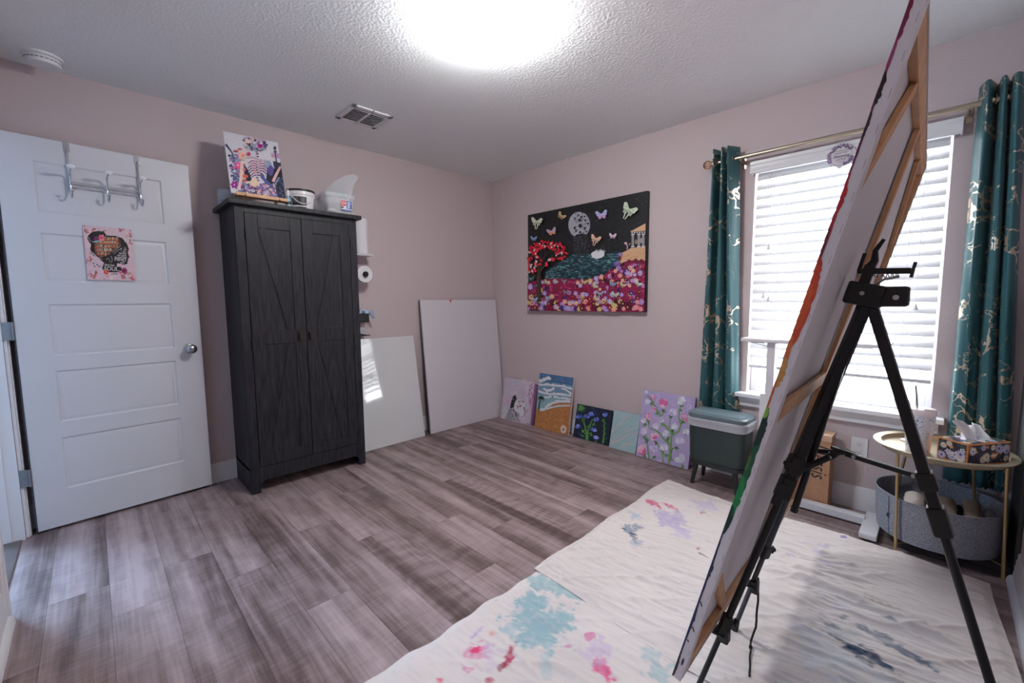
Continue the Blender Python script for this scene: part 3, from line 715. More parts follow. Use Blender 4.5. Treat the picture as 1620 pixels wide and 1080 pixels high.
# crumpled paper and cloth lying in the bin
pp = MB(); pp.ball((-1.80, -.29, ZT+.032), .05, 18, 12, (1, 1.2, .5)); pp.v = [tuple(Vector(v)+.008*noise.noise_vector(Vector(v)*30)) for v in pp.v]
one('crumpled_paper', pp, plain('crumpled_white', (206, 204, 204), .8), 'crumpled pale paper seen through the wall of the clear bin', 'paper', origin=(-1.80, -.29, ZT+.03))
# clear bag standing out of the bin
def bag():
    G = []
    prof = [(-1.83, .12), (-1.825, .155), (-1.79, .21), (-1.73, .27), (-1.65, .325), (-1.575, .352), (-1.548, .335)]
    for i, t_ in enumerate([k/13 for k in range(14)]):
        row = []
        for j in range(21):
            u = j/20; q = u*(len(prof)-1); a = int(min(q, len(prof)-2)); f_ = q-a
            tx = prof[a][0]+(prof[a+1][0]-prof[a][0])*f_; tz = prof[a][1]+(prof[a+1][1]-prof[a][1])*f_
            bx_, bz_ = -1.80+u*.135, .10+.03*u**3
            X = bx_+(tx-bx_)*t_; Z = bz_+(tz-bz_)*t_; Y = -.31+.10*t_+.01*math.sin(u*PI)*(1-t_)
            nn = noise.noise_vector(Vector((X*14, Y*14, Z*14)))
            row.append((X+.008*nn.x, Y+.018*nn.y, ZT+Z+.007*nn.z))
        G.append(row)
    H_ = [[(x, y+.06*math.sin(PI*(i+1)/15)+.004, z) for x, y, z in row] for i, row in enumerate(G)]
    mb = MB(); mb.sheet(G, .0012); mb.sheet(H_, .0012); return mb
one('plastic_bag', bag(), M_BAG, 'crumpled clear plastic bag sticking up out of the clear bin', 'plastic bag', origin=(-1.75, -.27, ZT+.1), smooth=60)

# ---- shelves on the wall right of the cabinet
M_MARB = plain('white_marble_board', (206, 206, 212), .35, var=.06)
sh = MB().box(-1.60, -1.405, -.135, -.002, 1.575, 1.59, .002)
one('wall_shelf', sh, M_MARB, 'thin white wall shelf right of the cabinet holding a paper towel roll', 'shelf', origin=(-1.5, -.07, 1.58))
M_PAPER = plain('white_paper', (228, 228, 232), .85, bump=(120, .12, .002))
rc = Matrix.Translation((-1.487, -.07, 0))
tw = thing('paper_towel_roll', 'white paper towel roll standing on the white wall shelf', 'paper towel', (-1.487, -.07, 1.59))
obj('paper_roll', MB().lathe([(.021, 1.5905), (.06, 1.5905), (.0625, 1.594), (.0625, 1.865), (.06, 1.868), (.021, 1.868)], 40, rc, False, False), M_PAPER, tw)
obj('cardboard_core', MB().lathe([(.019, 1.5905), (.021, 1.5905), (.021, 1.868), (.019, 1.868), (.019, 1.5905)], 30, rc, False, False), plain('core_card', (170, 140, 112), .8), tw)
hr = thing('roll_holder', 'black wall peg holding a white paper roll below the white shelf', 'holder', (-1.488, -.08, 1.428))
rh = Matrix.Translation((-1.488, 0, 1.428)) @ Matrix.Rotation(PI/2, 4, 'X')
obj('peg', MB().lathe([(.012, .02), (.012, .15)], 20, rh), plain('black_metal', (24, 24, 26), .4, .5), hr)
obj('wall_flange', MB().lathe([(.03, .001), (.03, .006), (.012, .02)], 24, rh), plain('black_metal', (24, 24, 26), .4, .5), hr)
obj('end_knob', MB().lathe([(.012, .146), (.0215, .15), (.0225, .158), (.018, .165), (.0001, .167)], 24, rh), plain('black_metal', (24, 24, 26), .4, .5), hr, 50)
one('paper_roll', MB().lathe([(.019, .03), (.064, .03), (.0665, .034), (.0665, .136), (.064, .14), (.019, .14), (.019, .03)], 40, rh, False, False), M_PAPER, 'white paper roll hanging on the black peg below the shelf', 'paper roll', origin=(-1.488, -.08, 1.428))
bs_ = thing('wall_box', 'small black wall box shelf right of the cabinet', 'shelf', (-1.53, -.07, 1.04))
obj('box_body', MB().box(-1.60, -1.462, -.13, -.002, 1.045, 1.05).box(-1.60, -1.462, -.13, -.125, 1.045, 1.115, .001).box(-1.60, -1.462, -.007, -.002, 1.045, 1.115).box(-1.467, -1.462, -.13, -.002, 1.045, 1.115, .001).box(-1.60, -1.595, -.13, -.002, 1.045, 1.115), plain('matte_black', (26, 26, 29), .5), bs_)
rl = MB(); rm = Matrix.Translation((-1.505, -.075, 1.115)) @ Matrix.Rotation(PI/2, 4, 'X')
for a_, b_ in ((.0335, .022), (.016, .012)): rl.lathe([(a_, -.04), (a_, .04), (b_, .04), (b_, -.04), (a_, -.04)], 28, rm, False, False)
one('tape_roll', rl, plain('pale_blue_film', (170, 196, 222), .25), 'pale blue roll of film sitting in the black wall box', 'roll', origin=(-1.505, -.075, 1.115))
tb = MB().tube([(-1.478, -.1, 1.07), (-1.455, -.1, 1.13), (-1.432, -.1, 1.128), (-1.405, -.1, 1.075)], [.012, .02, .018, .012], 12)
tb.v = [tuple(Vector(v)+.005*noise.noise_vector(Vector(v)*60)) for v in tb.v]
one('plastic_pouch', tb, clear_plastic('blue_pouch', .6, (176, 206, 232)), 'pale blue plastic pouch flopping over the edge of the black wall box', 'pouch', origin=(-1.44, -.1, 1.1), smooth=60)
one('wall_rack', MB().box(-1.60, -1.458, -.13, -.002, .935, .941, .001), plain('matte_black', (26, 26, 29), .5), 'thin black wall rack below the black wall box', 'shelf', origin=(-1.53, -.07, .938))
ct = MB()
for k in range(4): ct.lathe([(.016, -.03), (.036-.003*k, -.028+.012*k), (.036-.003*k, -.018+.012*k), (.016, -.016+.012*k)], 26, Matrix.Translation((-1.505, -.075, .9775)) @ Matrix.Rotation(PI/2, 4, 'X'))
one('wound_tape', ct, M_YARN, 'grey wound tape roll lying on the thin black wall rack', 'roll', origin=(-1.505, -.075, .9775))

# ---- two big boards leaning on the north wall
M_GLOSSY = plain('glossy_white_board', (214, 217, 220), .06, spec=.6, coat=.35)
b1 = thing('white_board', 'glossy white board leaning on the wall beside the cabinet, reflecting the window', 'board', (-1.597, -.183, .002), (-math.radians(9.3), 0, math.radians(1.0)))
obj('board_face', MB().box(0, .605, 0, .014, 0, .913, .0015), M_GLOSSY, b1, local=True)
obj('backing', MB().box(.004, .601, .014, .018, .004, .909), plain('grey_backing', (120, 118, 118), .7), b1, 0, local=True)
b2 = thing('blank_canvas', 'large blank white canvas leaning in the corner, with a red spot on its top edge', 'canvas', (-.926, -.168, .002), (-math.radians(5.6), 0, math.radians(-.8)))
M_CANV = plain('primed_canvas', (212, 209, 217), .55, bump=(400, .08, .0006))
obj('canvas_front', MB().box(0, .91, 0, .02, 0, 1.226, .0025), M_CANV, b2, local=True)
obj('stretcher_frame', MB().box(.002, .032, .02, .036, 0, 1.224).box(.878, .908, .02, .036, 0, 1.224).box(.032, .878, .02, .036, 0, .03).box(.032, .878, .02, .036, 1.194, 1.224), plain('dark_edge', (66, 60, 66), .7), b2, 0, local=True)
A = Art(.91, 1.226, [(0, 0), (910, 0), (910, 1226), (0, 1226)], 0)
A.poly([(318, 1), (345, 0), (340, 16), (330, 28), (324, 14)], (206, 72, 48))
A.build('paint_spot', b2, label='red paint spot')
# ================================================================ along the east (window) wall
E90 = -90
# ---- big night picture hung on the wall
pr = thing('painting', 'large dark painting of a moon, butterflies and a field of flowers hung on the wall', 'painting', (-.035, -.555, 1.113), (0, 0, -PI/2))
obj('canvas_panel', MB().box(0, 1.23, 0, .034, 0, .905, .002), plain('canvas_edge_black', (22, 22, 25), .5), pr, local=True)
A = Art(1.23, .905, [(85, 255), (1045, 70), (1033, 1048), (85, 1030)], 0, bg=(21, 22, 25))
for k in range(420):
    x, y = random.uniform(90, 1040), random.uniform(90, 600)
    c = random.choice([70, 90, 120, 150, 50]); A.ell(x, y, random.uniform(1, 2.6), None, (c, c, c+4), 0, 6)
for k in range(160):
    q = random.uniform(60, 88); A.ell(random.uniform(90, 1040), random.uniform(110, 600), random.uniform(6, 22), random.uniform(4, 9), (30, 31, 35), random.random()*3, 8, .6)
A.ell(500, 337, 87, 104, (168, 168, 178), n=48)
for k in range(260):
    x, y = random.uniform(460, 583), random.uniform(245, 430)
    if ((x-500)/82)**2+((y-337)/98)**2 < 1: A.ell(x, y, random.uniform(1.5, 5), random.uniform(2, 5), random.choice([(120, 120, 132), (84, 84, 94), (200, 200, 206), (50, 50, 58)]), random.random()*3, 6, .5)
for x, y, r in ((505, 300, 12), (510, 346, 15), (465, 362, 10), (475, 386, 9), (520, 275, 9), (545, 366, 9), (466, 285, 7), (550, 302, 8), (528, 240, 6), (508, 398, 9), (572, 330, 8), (495, 262, 6), (545, 270, 6), (560, 392, 6)): A.ell(x, y, r, r*1.15, (24, 24, 28), 0, 12, .3)
A.poly([(452, 440), (480, 415), (530, 408), (565, 420), (560, 470), (575, 580), (470, 580), (490, 500)], (28, 29, 33))
for k in range(240): A.ell(random.uniform(455, 570), random.uniform(425, 585), random.uniform(1.2, 3), None, random.choice([(90, 92, 96), (130, 130, 136), (60, 62, 66)]), 0, 6)
A.poly([(215, 780), (245, 705), (290, 665), (350, 630), (430, 598), (560, 578), (700, 572), (850, 552), (815, 650), (770, 700), (690, 750), (570, 778), (380, 775)], (22, 44, 54))
for k in range(520):
    x = random.uniform(225, 830); t_ = (x-225)/600; y = random.uniform(max(570, 720-t_*420), 775-max(0, t_-.6)*330)
    w_ = random.uniform(14, 34); dy = random.uniform(-9, 3); A.stroke([(x, y), (x+w_*.5, y+dy), (x+w_, y+2)], random.uniform(3, 6), random.choice([(70, 128, 140), (104, 160, 168), (36, 84, 98), (140, 182, 188), (52, 106, 122), (20, 36, 44)]), 1.5)
A.poly([(835, 655), (828, 615), (850, 565), (895, 545), (920, 528), (1036, 520), (1036, 632), (935, 628), (870, 640)], (206, 166, 128))
for P in ([(850, 600), (900, 590), (930, 560)], [(900, 640), (930, 600), (990, 590)], [(960, 560), (1010, 580), (1030, 560)], [(950, 620), (980, 590)]): A.stroke(P, 4, (184, 130, 92), 2)
A.poly([(912, 398), (1036, 332), (1036, 398)], (212, 170, 130)); A.poly([(918, 398), (1036, 392), (1036, 412), (922, 416)], (60, 58, 62))
for k in range(6): A.poly([(924+k*20, 398), (934+k*20, 398), (934+k*20, 410), (924+k*20, 411)], (206, 204, 208))
for x in (934, 982, 1018):
    A.poly([(x-12, 416), (x+14, 414), (x+14, 424), (x-12, 426)], (206, 202, 206)); A.poly([(x-8, 424), (x+10, 422), (x+10, 516), (x-8, 518)], (178, 174, 180)); A.stroke([(x-2, 426), (x-2, 514)], 3, (90, 88, 94)); A.stroke([(x+5, 426), (x+5, 514)], 3, (90, 88, 94)); A.poly([(x-13, 514), (x+15, 512), (x+15, 522), (x-13, 524)], (206, 202, 206))
A.ell(962, 480, 12, 20, (150, 130, 90)); A.ell(1002, 470, 10, 22, (140, 150, 140))
A.stroke([(882, 490), (892, 515), (890, 540)], 9, (214, 170, 186)); A.ell(878, 490, 12, 10, (214, 170, 186)); A.stroke([(915, 490), (905, 505)], 8, (190, 180, 130))
A.poly([(85, 805), (205, 775), (330, 770), (480, 775), (570, 780), (680, 758), (770, 705), (840, 655), (940, 630), (1036, 632), (1036, 1050), (85, 1035)], (140, 20, 70))
for k in range(700):
    x = random.uniform(90, 1030); y = random.uniform(640, 1035)
    top = 800 if x < 205 else 778 if x < 570 else 778-(x-570)*.48
    if y < max(640, top): continue
    hv = random.random() < .5; l = random.uniform(10, 26)
    A.stroke([(x, y), (x+(l if hv else 2), y+(2 if hv else l))], random.uniform(3, 7), random.choice([(190, 44, 104), (212, 84, 134), (166, 28, 86), (226, 140, 166), (100, 12, 46), (200, 56, 120)]))
PAL = [(172, 150, 212), (176, 140, 204), (226, 178, 152), (226, 150, 146), (96, 12, 36), (132, 16, 46), (64, 40, 110), (70, 8, 28), (190, 170, 222), (214, 190, 130)]
for k in range(170):
    x = random.uniform(95, 1025); y = random.uniform(660, 940); top = 815 if x < 205 else 792 if x < 570 else 792-(x-570)*.46
    if y < top: continue
    c = random.choice(PAL); A.flower(x, y, random.uniform(12, 21), c, 6, random.choice([None, (226, 190, 120), (40, 20, 40)]))
for row, y0_ in enumerate((965, 1008)):
    for k in range(34):
        x = 98+k*27.5+random.uniform(-8, 8); A.flower(x, y0_+random.uniform(-12, 14)+x*.006, random.uniform(17, 25), random.choice(PAL), 6, random.choice([None, (226, 196, 110), (60, 30, 50), (226, 160, 150)]))
for x, y in ((840, 580), (832, 610), (815, 650), (800, 660), (825, 665), (908, 636), (965, 630), (1010, 634), (835, 690)): A.flower(x, y, 17, random.choice([(150, 120, 186), (120, 90, 160), (110, 20, 44)]), 5)
BR = (58, 46, 42)
for P, a, b in (([(178, 955), (182, 860), (186, 760), (182, 700)], 40, 26), ([(184, 720), (170, 650), (150, 600), (130, 560)], 20, 5), ([(186, 740), (200, 660), (230, 590), (240, 530)], 18, 4), ([(188, 720), (250, 640), (330, 600), (400, 560)], 16, 4), ([(200, 690), (270, 610), (330, 540), (360, 500)], 10, 3), ([(170, 660), (200, 600), (190, 540)], 9, 3), ([(176, 780), (140, 730), (110, 690)], 12, 4), ([(230, 590), (280, 550), (300, 510)], 8, 3), ([(330, 600), (390, 610), (430, 600)], 6, 2)): A.stroke(P, a, BR, b)
for k in range(10): A.stroke([(170+random.uniform(-8, 20), 930-k*18), (174+random.uniform(-6, 18), 900-k*18)], 4, (86, 70, 62))
for k in range(150):
    a = random.random()*2*PI; q = .45+.55*random.random(); x = 250+168*q*math.cos(a); y = 570+105*q*math.sin(a)
    if x < 95 or (y > 620 and x > 180 and random.random() < .8): continue
    A.ell(x, y, random.uniform(9, 16), random.uniform(6, 10), random.choice([(206, 28, 48), (226, 44, 60), (170, 16, 36), (226, 190, 196), (200, 30, 60), (222, 36, 50)]), random.random()*3, 8, .4)
for k in range(26):
    x, y = random.uniform(95, 160), random.uniform(640, 730); A.ell(x, y, 10, 7, random.choice([(206, 28, 48), (226, 50, 60), (222, 200, 206)]), random.random()*3, 8, .4)
def moth(x, y, s, col, rot=0, tail=False, col2=None):
    ca, sa = math.cos(rot), math.sin(rot)
    def P(*q): return [(x+(a*ca-b*sa)*s, y+(a*sa+b*ca)*s) for a, b in q]
    c2 = col2 or tuple(int(v*.8) for v in col)
    for m_ in (-1, 1):
        A.poly(P((0, -4), (m_*24, -27), (m_*36, -22), (m_*28, 4), (m_*8, 10), (0, 6)), col); A.poly(P((0, 0), (m_*23, 4), (m_*21, 22), (m_*5, 22)), c2)
        if tail: A.poly(P((m_*6, 14), (m_*12, 16), (m_*6, 46), (m_*2, 46)), col)
        A.ell(*P((m_*17, -9))[0], 2.5*s, None, (90, 60, 60), 0, 6)
    A.ell(*P((0, 2))[0], 3*s, 12*s, (206, 190, 170), rot, 8)
moth(168, 312, 1.3, (206, 222, 190), .1, True); moth(908, 226, 1.75, (200, 220, 192), .5, True); moth(367, 268, 1., (196, 176, 130), .6, False, (150, 120, 80)); moth(690, 262, 1.35, (170, 176, 222), -.15, False, (190, 150, 196)); moth(290, 392, 1.1, (190, 170, 200), -.3, False, (220, 150, 110)); moth(143, 447, .75, (120, 160, 206), .1); moth(780, 432, .85, (222, 196, 220), .05); moth(642, 455, 1.2, (226, 186, 160), .3, True)
for q in ((250, 800, .7, (200, 200, 160), .4), (318, 795, .6, (206, 210, 190), .7), (390, 792, .6, (120, 140, 150), 0), (550, 800, .8, (200, 190, 140), .2), (635, 830, .8, (206, 206, 170), .9), (780, 820, .8, (130, 160, 206), .3), (860, 825, .8, (214, 190, 150), .6), (985, 815, .9, (206, 220, 200), .7), (800, 905, .9, (190, 210, 190), .2), (680, 895, .7, (150, 180, 200), 0), (150, 940, .7, (170, 200, 216), 0), (645, 935, .8, (214, 200, 150), .8), (400, 880, .7, (140, 120, 140), .1), (120, 770, .8, (70, 110, 110), 0), (255, 930, .6, (150, 180, 190), 0), (530, 930, .7, (190, 150, 100), .3)): moth(*q)
A.poly([(605, 572), (625, 556), (650, 548), (690, 545), (714, 560), (712, 590), (690, 606), (650, 616), (615, 600)], (216, 218, 222)); A.stroke([(660, 560), (690, 530), (705, 515)], 8, (60, 84, 96), 3)
for k in range(14): A.stroke([(640+k*6, 560), (642+k*6+random.uniform(-4, 4), 540+random.uniform(-8, 4))], 3, (216, 218, 222), 1)
A.build('painted_face', pr)

# ---- small pictures leaning along the wall
def leaning(name, label, x, y, tilt, w, h, t, edge, yaw=E90, grp='small paintings leaning along the window wall'):
    return canvas_panel(name, label, (x, y, .002), yaw, tilt, w, h, t, edge, 'painting', grp)
p1 = leaning('painting', 'square pale pink painting of a black and white face leaning beside the blank canvas', -.105, -.215, 9.4, .418, .423, .018, (196, 168, 196))
A = Art(.418, .423, [(150, 128), (495, 195), (430, 700), (55, 595)], 0, bg=(204, 190, 208))
for k in range(70):
    x, y = random.uniform(80, 470), random.uniform(160, 660); A.ell(x, y, random.uniform(14, 30), random.uniform(20, 60), random.choice([(208, 192, 212), (214, 200, 214), (200, 184, 206), (190, 200, 208), (206, 176, 202)]), random.uniform(-.2, .4), 10, .4)
for k in range(26): A.stroke([(430+random.uniform(-30, 50), 200+k*9), (450+random.uniform(-20, 40), 230+k*12)], random.uniform(8, 18), random.choice([(150, 80, 140), (170, 110, 160), (190, 150, 184), (214, 196, 214)]), 2)
A.stroke([(275, 165), (270, 240)], 24, (180, 198, 208), 8); A.stroke([(330, 310), (345, 350)], 20, (170, 196, 206), 6); A.stroke([(120, 280), (100, 360)], 14, (200, 150, 180), 6); A.ell(405, 515, 10, 14, (206, 130, 160)); A.stroke([(390, 440), (430, 470)], 18, (176, 206, 206), 6)
WH = (220, 218, 224); BK = (36, 34, 42)
A.poly([(250, 400), (300, 380), (350, 390), (375, 430), (370, 500), (360, 560), (300, 590), (250, 540), (230, 470)], WH)
A.poly([(210, 400), (235, 340), (265, 325), (280, 370), (250, 420), (235, 480), (205, 500), (190, 470)], BK)
A.poly([(170, 500), (230, 470), (260, 540), (300, 590), (290, 630), (250, 640), (160, 620), (125, 600), (150, 550)], (168, 168, 178))
for k in range(46):
    x = random.uniform(135, 300); y = random.uniform(490, 630); A.stroke([(x, y), (x-12+random.uniform(-8, 20), y+random.uniform(14, 40))], random.uniform(5, 13), random.choice([BK, BK, WH, (110, 110, 122)]), 2)
for P in ([(295, 400), (320, 410), (330, 395)], [(300, 470), (315, 455), (340, 440)], [(345, 395), (360, 420), (375, 400)], [(280, 450), (290, 490)], [(360, 470), (375, 520), (365, 575)], [(255, 520), (270, 560), (310, 580)], [(300, 430), (310, 440)]): A.stroke(P, 12, BK, 4)
A.ell(318, 460, 14, 9, (190, 90, 110)); A.stroke([(220, 360), (245, 390)], 6, (190, 190, 200), 2); A.stroke([(400, 670), (425, 690)], 12, BK, 4)
A.build('painted_face', p1)
p1b = canvas_panel('small_canvas', 'purple-edged canvas half hidden behind the pale pink square painting', (-.078, -.246, .002), E90, 9.0, .40, .40, .016, (150, 96, 150), 'canvas', None)
obj('price_sticker', MB().box(.19, .255, -.001, .017, .385, .424, .001), plain('white_sticker', (226, 222, 228), .6), p1b, local=True, label='white tab on its top edge')

p2 = leaning('painting', 'painting of a sandy beach with waves and a palm tree leaning on the wall', -.101, -.690, 8.9, .407, .521, .02, (214, 212, 214))
A = Art(.407, .521, [(568, 78), (975, 140), (890, 828), (470, 710)], 0, bg=(184, 124, 70))
A.poly([(568, 78), (975, 140), (950, 290), (545, 240)], (70, 108, 150)); A.poly([(556, 150), (965, 230), (925, 450), (500, 520)], (112, 150, 176)); A.poly([(530, 330), (935, 400), (920, 460), (500, 525)], (140, 180, 188))
for k in range(60): x, y = random.uniform(560, 960), random.uniform(95, 200); A.ell(x, y, 28, 10, random.choice([(64, 100, 142), (76, 114, 156), (84, 122, 160)]), .15, 8, .5)
A.poly([(500, 505), (560, 520), (640, 495), (720, 478), (800, 468), (930, 470), (890, 828), (470, 710)], (184, 124, 70))
for k in range(420): x, y = random.uniform(490, 915), random.uniform(500, 800); A.ell(x, y, random.uniform(4, 16), random.uniform(3, 10), random.choice([(176, 114, 60), (194, 136, 84), (186, 128, 76), (200, 148, 98), (168, 106, 56)]), random.random()*3, 7, .5)
FW = (222, 222, 228)
def foam(P, w_, w2=None):
    A.stroke(P, w_, (190, 206, 218), w2 or w_); A.stroke([(x, y-3) for x, y in P], w_*.62, FW, (w2 or w_)*.6)
    for k in range(len(P)*9):
        i = random.randrange(len(P)-1); f_ = random.random(); x = P[i][0]+(P[i+1][0]-P[i][0])*f_; y = P[i][1]+(P[i+1][1]-P[i][1])*f_
        A.ell(x, y-random.uniform(0, w_*.6), random.uniform(7, 17), random.uniform(4, 10), FW, random.random(), 8, .5)
foam([(560, 180), (610, 165), (655, 145), (700, 150)], 36, 26); foam([(552, 215), (640, 215), (740, 225), (840, 235), (955, 268)], 24); foam([(610, 262), (640, 285), (690, 285), (732, 262)], 20); foam([(545, 295), (600, 310), (680, 325), (760, 325), (840, 335), (940, 345)], 24); foam([(830, 262), (870, 275), (910, 300), (945, 330)], 16); foam([(620, 360), (660, 362), (700, 350)], 16); foam([(730, 355), (800, 372), (870, 375), (940, 385)], 18)
foam([(560, 512), (610, 505), (650, 460), (720, 430), (800, 410), (930, 412)], 30); foam([(640, 498), (700, 482), (780, 466), (930, 462)], 16); A.poly([(670, 475), (720, 440), (800, 425), (930, 430), (930, 450), (790, 452)], (178, 122, 74))
PB = (28, 44, 46); A.stroke([(538, 505), (545, 440), (572, 375)], 16, PB, 10)
for a in (-2.9, -2.4, -1.8, -1.2, -.6, .1, .7, 2.7): A.stroke([(572, 372), (572+28*math.cos(a), 372+22*math.sin(a)-6), (572+46*math.cos(a), 378+36*math.sin(a)+10)], 15, PB, 3)
for k in range(12): a = k*.55; A.ell(838+26*math.cos(a), 745+36*math.sin(a), 15, 11, (226, 214, 210), a, 8, .4)
A.ell(842, 742, 9, 13, (190, 130, 84))
A.build('painted_face', p2)

p3 = leaning('painting', 'dark navy painting of blue flowers on green stems leaning on the wall', -.085, -1.140, 12.4, .362, .293, .016, (34, 36, 52))
A = Art(.362, .293, [(1020, 455), (1437, 540), (1365, 955), (935, 830)], 0, bg=(22, 30, 52))
for P in ([(1190, 500), (1260, 590)], [(1000, 780), (1060, 850)], [(1330, 540), (1400, 620)]): A.stroke(P, 16, (40, 60, 110), 3)
G1, G2 = (70, 130, 60), (110, 170, 80)
for P, w_ in (([(1100, 870), (1105, 780), (1085, 680), (1070, 610)], 26), ([(1115, 880), (1120, 780), (1160, 690), (1190, 630)], 20), ([(1300, 920), (1320, 820), (1330, 720), (1330, 640)], 18), ([(1090, 800), (1050, 760)], 14), ([(1110, 800), (1170, 790)], 14)):
    A.stroke(P, w_, G1, w_*.6); A.stroke([(x-4, y) for x, y in P], w_*.35, G2, 3)
for k in range(34):
    x, y = random.choice([(1080, 640), (1060, 760), (1140, 720), (1200, 690), (1050, 820), (1160, 820), (1220, 890), (1320, 640)]); a = random.random()*6; A.stroke([(x+random.uniform(-20, 20), y), (x+30*math.cos(a), y+30*math.sin(a))], 14, random.choice([G1, G2, (50, 104, 50)]), 3)
for k in range(9): y = 660+k*30; A.stroke([(1328, y), (1328+(26 if k % 2 else -28), y-16)], 15, G1, 3)
for k in range(10): a = k*.63; A.stroke([(1060, 505), (1060+52*math.cos(a), 505+46*math.sin(a))], 22, random.choice([G1, G2]), 5)
for x, y in ((1025, 615), (1180, 590), (1120, 615), (1240, 655), (1010, 730), (1190, 770), (1215, 865), (1345, 605)):
    for q in range(6): a = -PI/2+random.uniform(-1.4, 1.4); A.ell(x+22*math.cos(a), y+22*math.sin(a), 24, 13, random.choice([(92, 116, 206), (120, 140, 222), (70, 90, 180), (150, 160, 226)]), a, 8, .3)
A.build('painted_face', p3)

p4 = leaning('painting', 'small pale teal painting with beige diagonal streaks leaning between two flower paintings', -.097, -1.518, 14.1, .240, .305, .012, (160, 190, 196))
A = Art(.240, .305, [(105, 355), (395, 410), (325, 840), (18, 760)], 0, bg=(160, 190, 196))
for k in range(70):
    x, y = random.uniform(20, 330), random.uniform(380, 820); l = random.uniform(40, 120); A.stroke([(x, y), (x+l*.5, y-l*.32), (x+l, y-l*.55)], random.uniform(8, 18), random.choice([(156, 188, 194), (166, 194, 200), (150, 184, 190), (172, 198, 202)]), 4)
for P, w_ in (([(60, 600), (130, 520), (270, 410)], 16), ([(50, 720), (150, 680), (250, 620), (370, 590)], 22), ([(100, 570), (200, 490)], 10), ([(210, 590), (300, 560), (375, 505)], 12), ([(180, 750), (240, 720), (300, 710)], 30), ([(190, 450), (250, 400)], 8), ([(60, 700), (110, 660)], 18), ([(120, 640), (220, 610)], 10)): A.stroke(P, w_, (196, 188, 186), w_*.4)
A.build('painted_face', p4)

p5 = leaning('painting', 'lavender painting of white and pink blossoms on green branches leaning beside the green bin', -.119, -1.778, 10.9, .406, .514, .02, (176, 160, 204))
A = Art(.406, .514, [(440, 122), (1035, 212), (925, 1022), (335, 855)], 0, bg=(178, 164, 208))
for k in range(120): x, y = random.uniform(350, 1010), random.uniform(150, 990); A.ell(x, y, random.uniform(20, 50), random.uniform(14, 30), random.choice([(184, 170, 212), (172, 158, 204), (190, 176, 214), (186, 164, 206), (180, 172, 210)]), random.random()*3, 9, .4)
A.stroke([(450, 140), (560, 150), (640, 160)], 18, (160, 176, 186), 6)
for P, w_ in (([(705, 950), (725, 850), (735, 740), (745, 640), (740, 590), (660, 510), (615, 400), (560, 300), (490, 190)], 30), ([(750, 630), (830, 590), (855, 520), (835, 440), (840, 360), (870, 290)], 22), ([(730, 745), (660, 680), (610, 610), (560, 575), (490, 550), (490, 480)], 22), ([(485, 900), (470, 800), (465, 700), (460, 620)], 18), ([(735, 600), (720, 530), (740, 450)], 16), ([(640, 940), (640, 860), (620, 800)], 16), ([(640, 420), (670, 360)], 14), ([(610, 780), (575, 720)], 12)):
    A.stroke(P, w_, (96, 140, 76), w_*.45); A.stroke([(x-3, y) for x, y in P], w_*.35, (140, 176, 110), 3)
for x, y in ((540, 280), (660, 370), (740, 440), (860, 300), (490, 480), (440, 500), (640, 520), (760, 590), (700, 680), (440, 660), (570, 710), (640, 830), (430, 860), (530, 880), (870, 990), (800, 770), (850, 340), (600, 390), (880, 480), (740, 800), (730, 900), (690, 870), (470, 700), (910, 600)):
    for q in range(4): a = random.random()*6; A.stroke([(x, y), (x+38*math.cos(a), y+38*math.sin(a))], 26, random.choice([(84, 130, 66), (110, 156, 84), (66, 106, 54)]), 4)
for x, y, r, c in ((665, 275, 62, 'p'), (870, 245, 56, 'w'), (765, 375, 52, 'l'), (490, 420, 46, 'p'), (430, 465, 34, 'w'), (565, 530, 44, 'w'), (640, 460, 40, 'l'), (780, 530, 48, 'w'), (675, 610, 42, 'w'), (435, 585, 46, 'l'), (555, 645, 56, 'p'), (890, 420, 36, 'p'), (910, 590, 44, 'w'), (835, 700, 64, 'l'), (405, 795, 66, 'p'), (535, 780, 52, 'l'), (655, 770, 56, 'w'), (835, 890, 72, 'w'), (555, 340, 34, 'p'), (470, 150, 24, 'w'), (545, 205, 30, 'p'), (485, 255, 36, 'w'), (960, 310, 32, 'l'), (915, 460, 30, 'p')):
    col = {'p': [(222, 140, 180), (232, 176, 204), (210, 100, 156), (226, 196, 214)], 'w': [(214, 218, 226), (226, 226, 232), (196, 204, 216), (206, 206, 226)], 'l': [(200, 192, 224), (214, 208, 232), (180, 168, 214), (222, 218, 236)]}[c]
    for q in range(13): a = random.random()*2*PI; d = random.random()**.6*r*.62; A.ell(x+d*math.cos(a), y+d*math.sin(a), r*.5, r*.32, random.choice(col), a+1.2, 9, .4)
A.build('painted_face', p5)

# ---- green waste bin on four legs
M_GREEN = plain('dark_green_enamel', (40, 56, 55), .42); M_LID = plain('slate_lid', (88, 104, 112), .35); M_LEG = plain('charcoal_legs', (40, 44, 47), .45)
wb = thing('waste_bin', 'dark green oblong waste bin on four legs in front of the left curtain', 'bin', (-.222, -2.418, 0))
cx, cy = -.222, -2.43
def rr(hx, hy, z, r=.05, n=6, ox=0, oy=0): return [(p[0]+ox, p[1]+oy, p[2]) for p in loop(cx-hx, cx+hx, cy-hy, cy+hy, z, r, n)]
def skin(loops, c0=True, c1=True):
    n_ = len(loops[0]); vs = [p for l in loops for p in l]; fs = [(i*n_+k, i*n_+(k+1) % n_, (i+1)*n_+(k+1) % n_, (i+1)*n_+k) for i in range(len(loops)-1) for k in range(n_)]
    if c0: fs.append(tuple(range(n_))[::-1])
    if c1: fs.append(tuple((len(loops)-1)*n_+k for k in range(n_)))
    return MB().add(vs, fs)
obj('bin_body', skin([rr(.100, .158, .163), rr(.106, .166, .178), rr(.112, .174, .455)]), M_GREEN, wb)
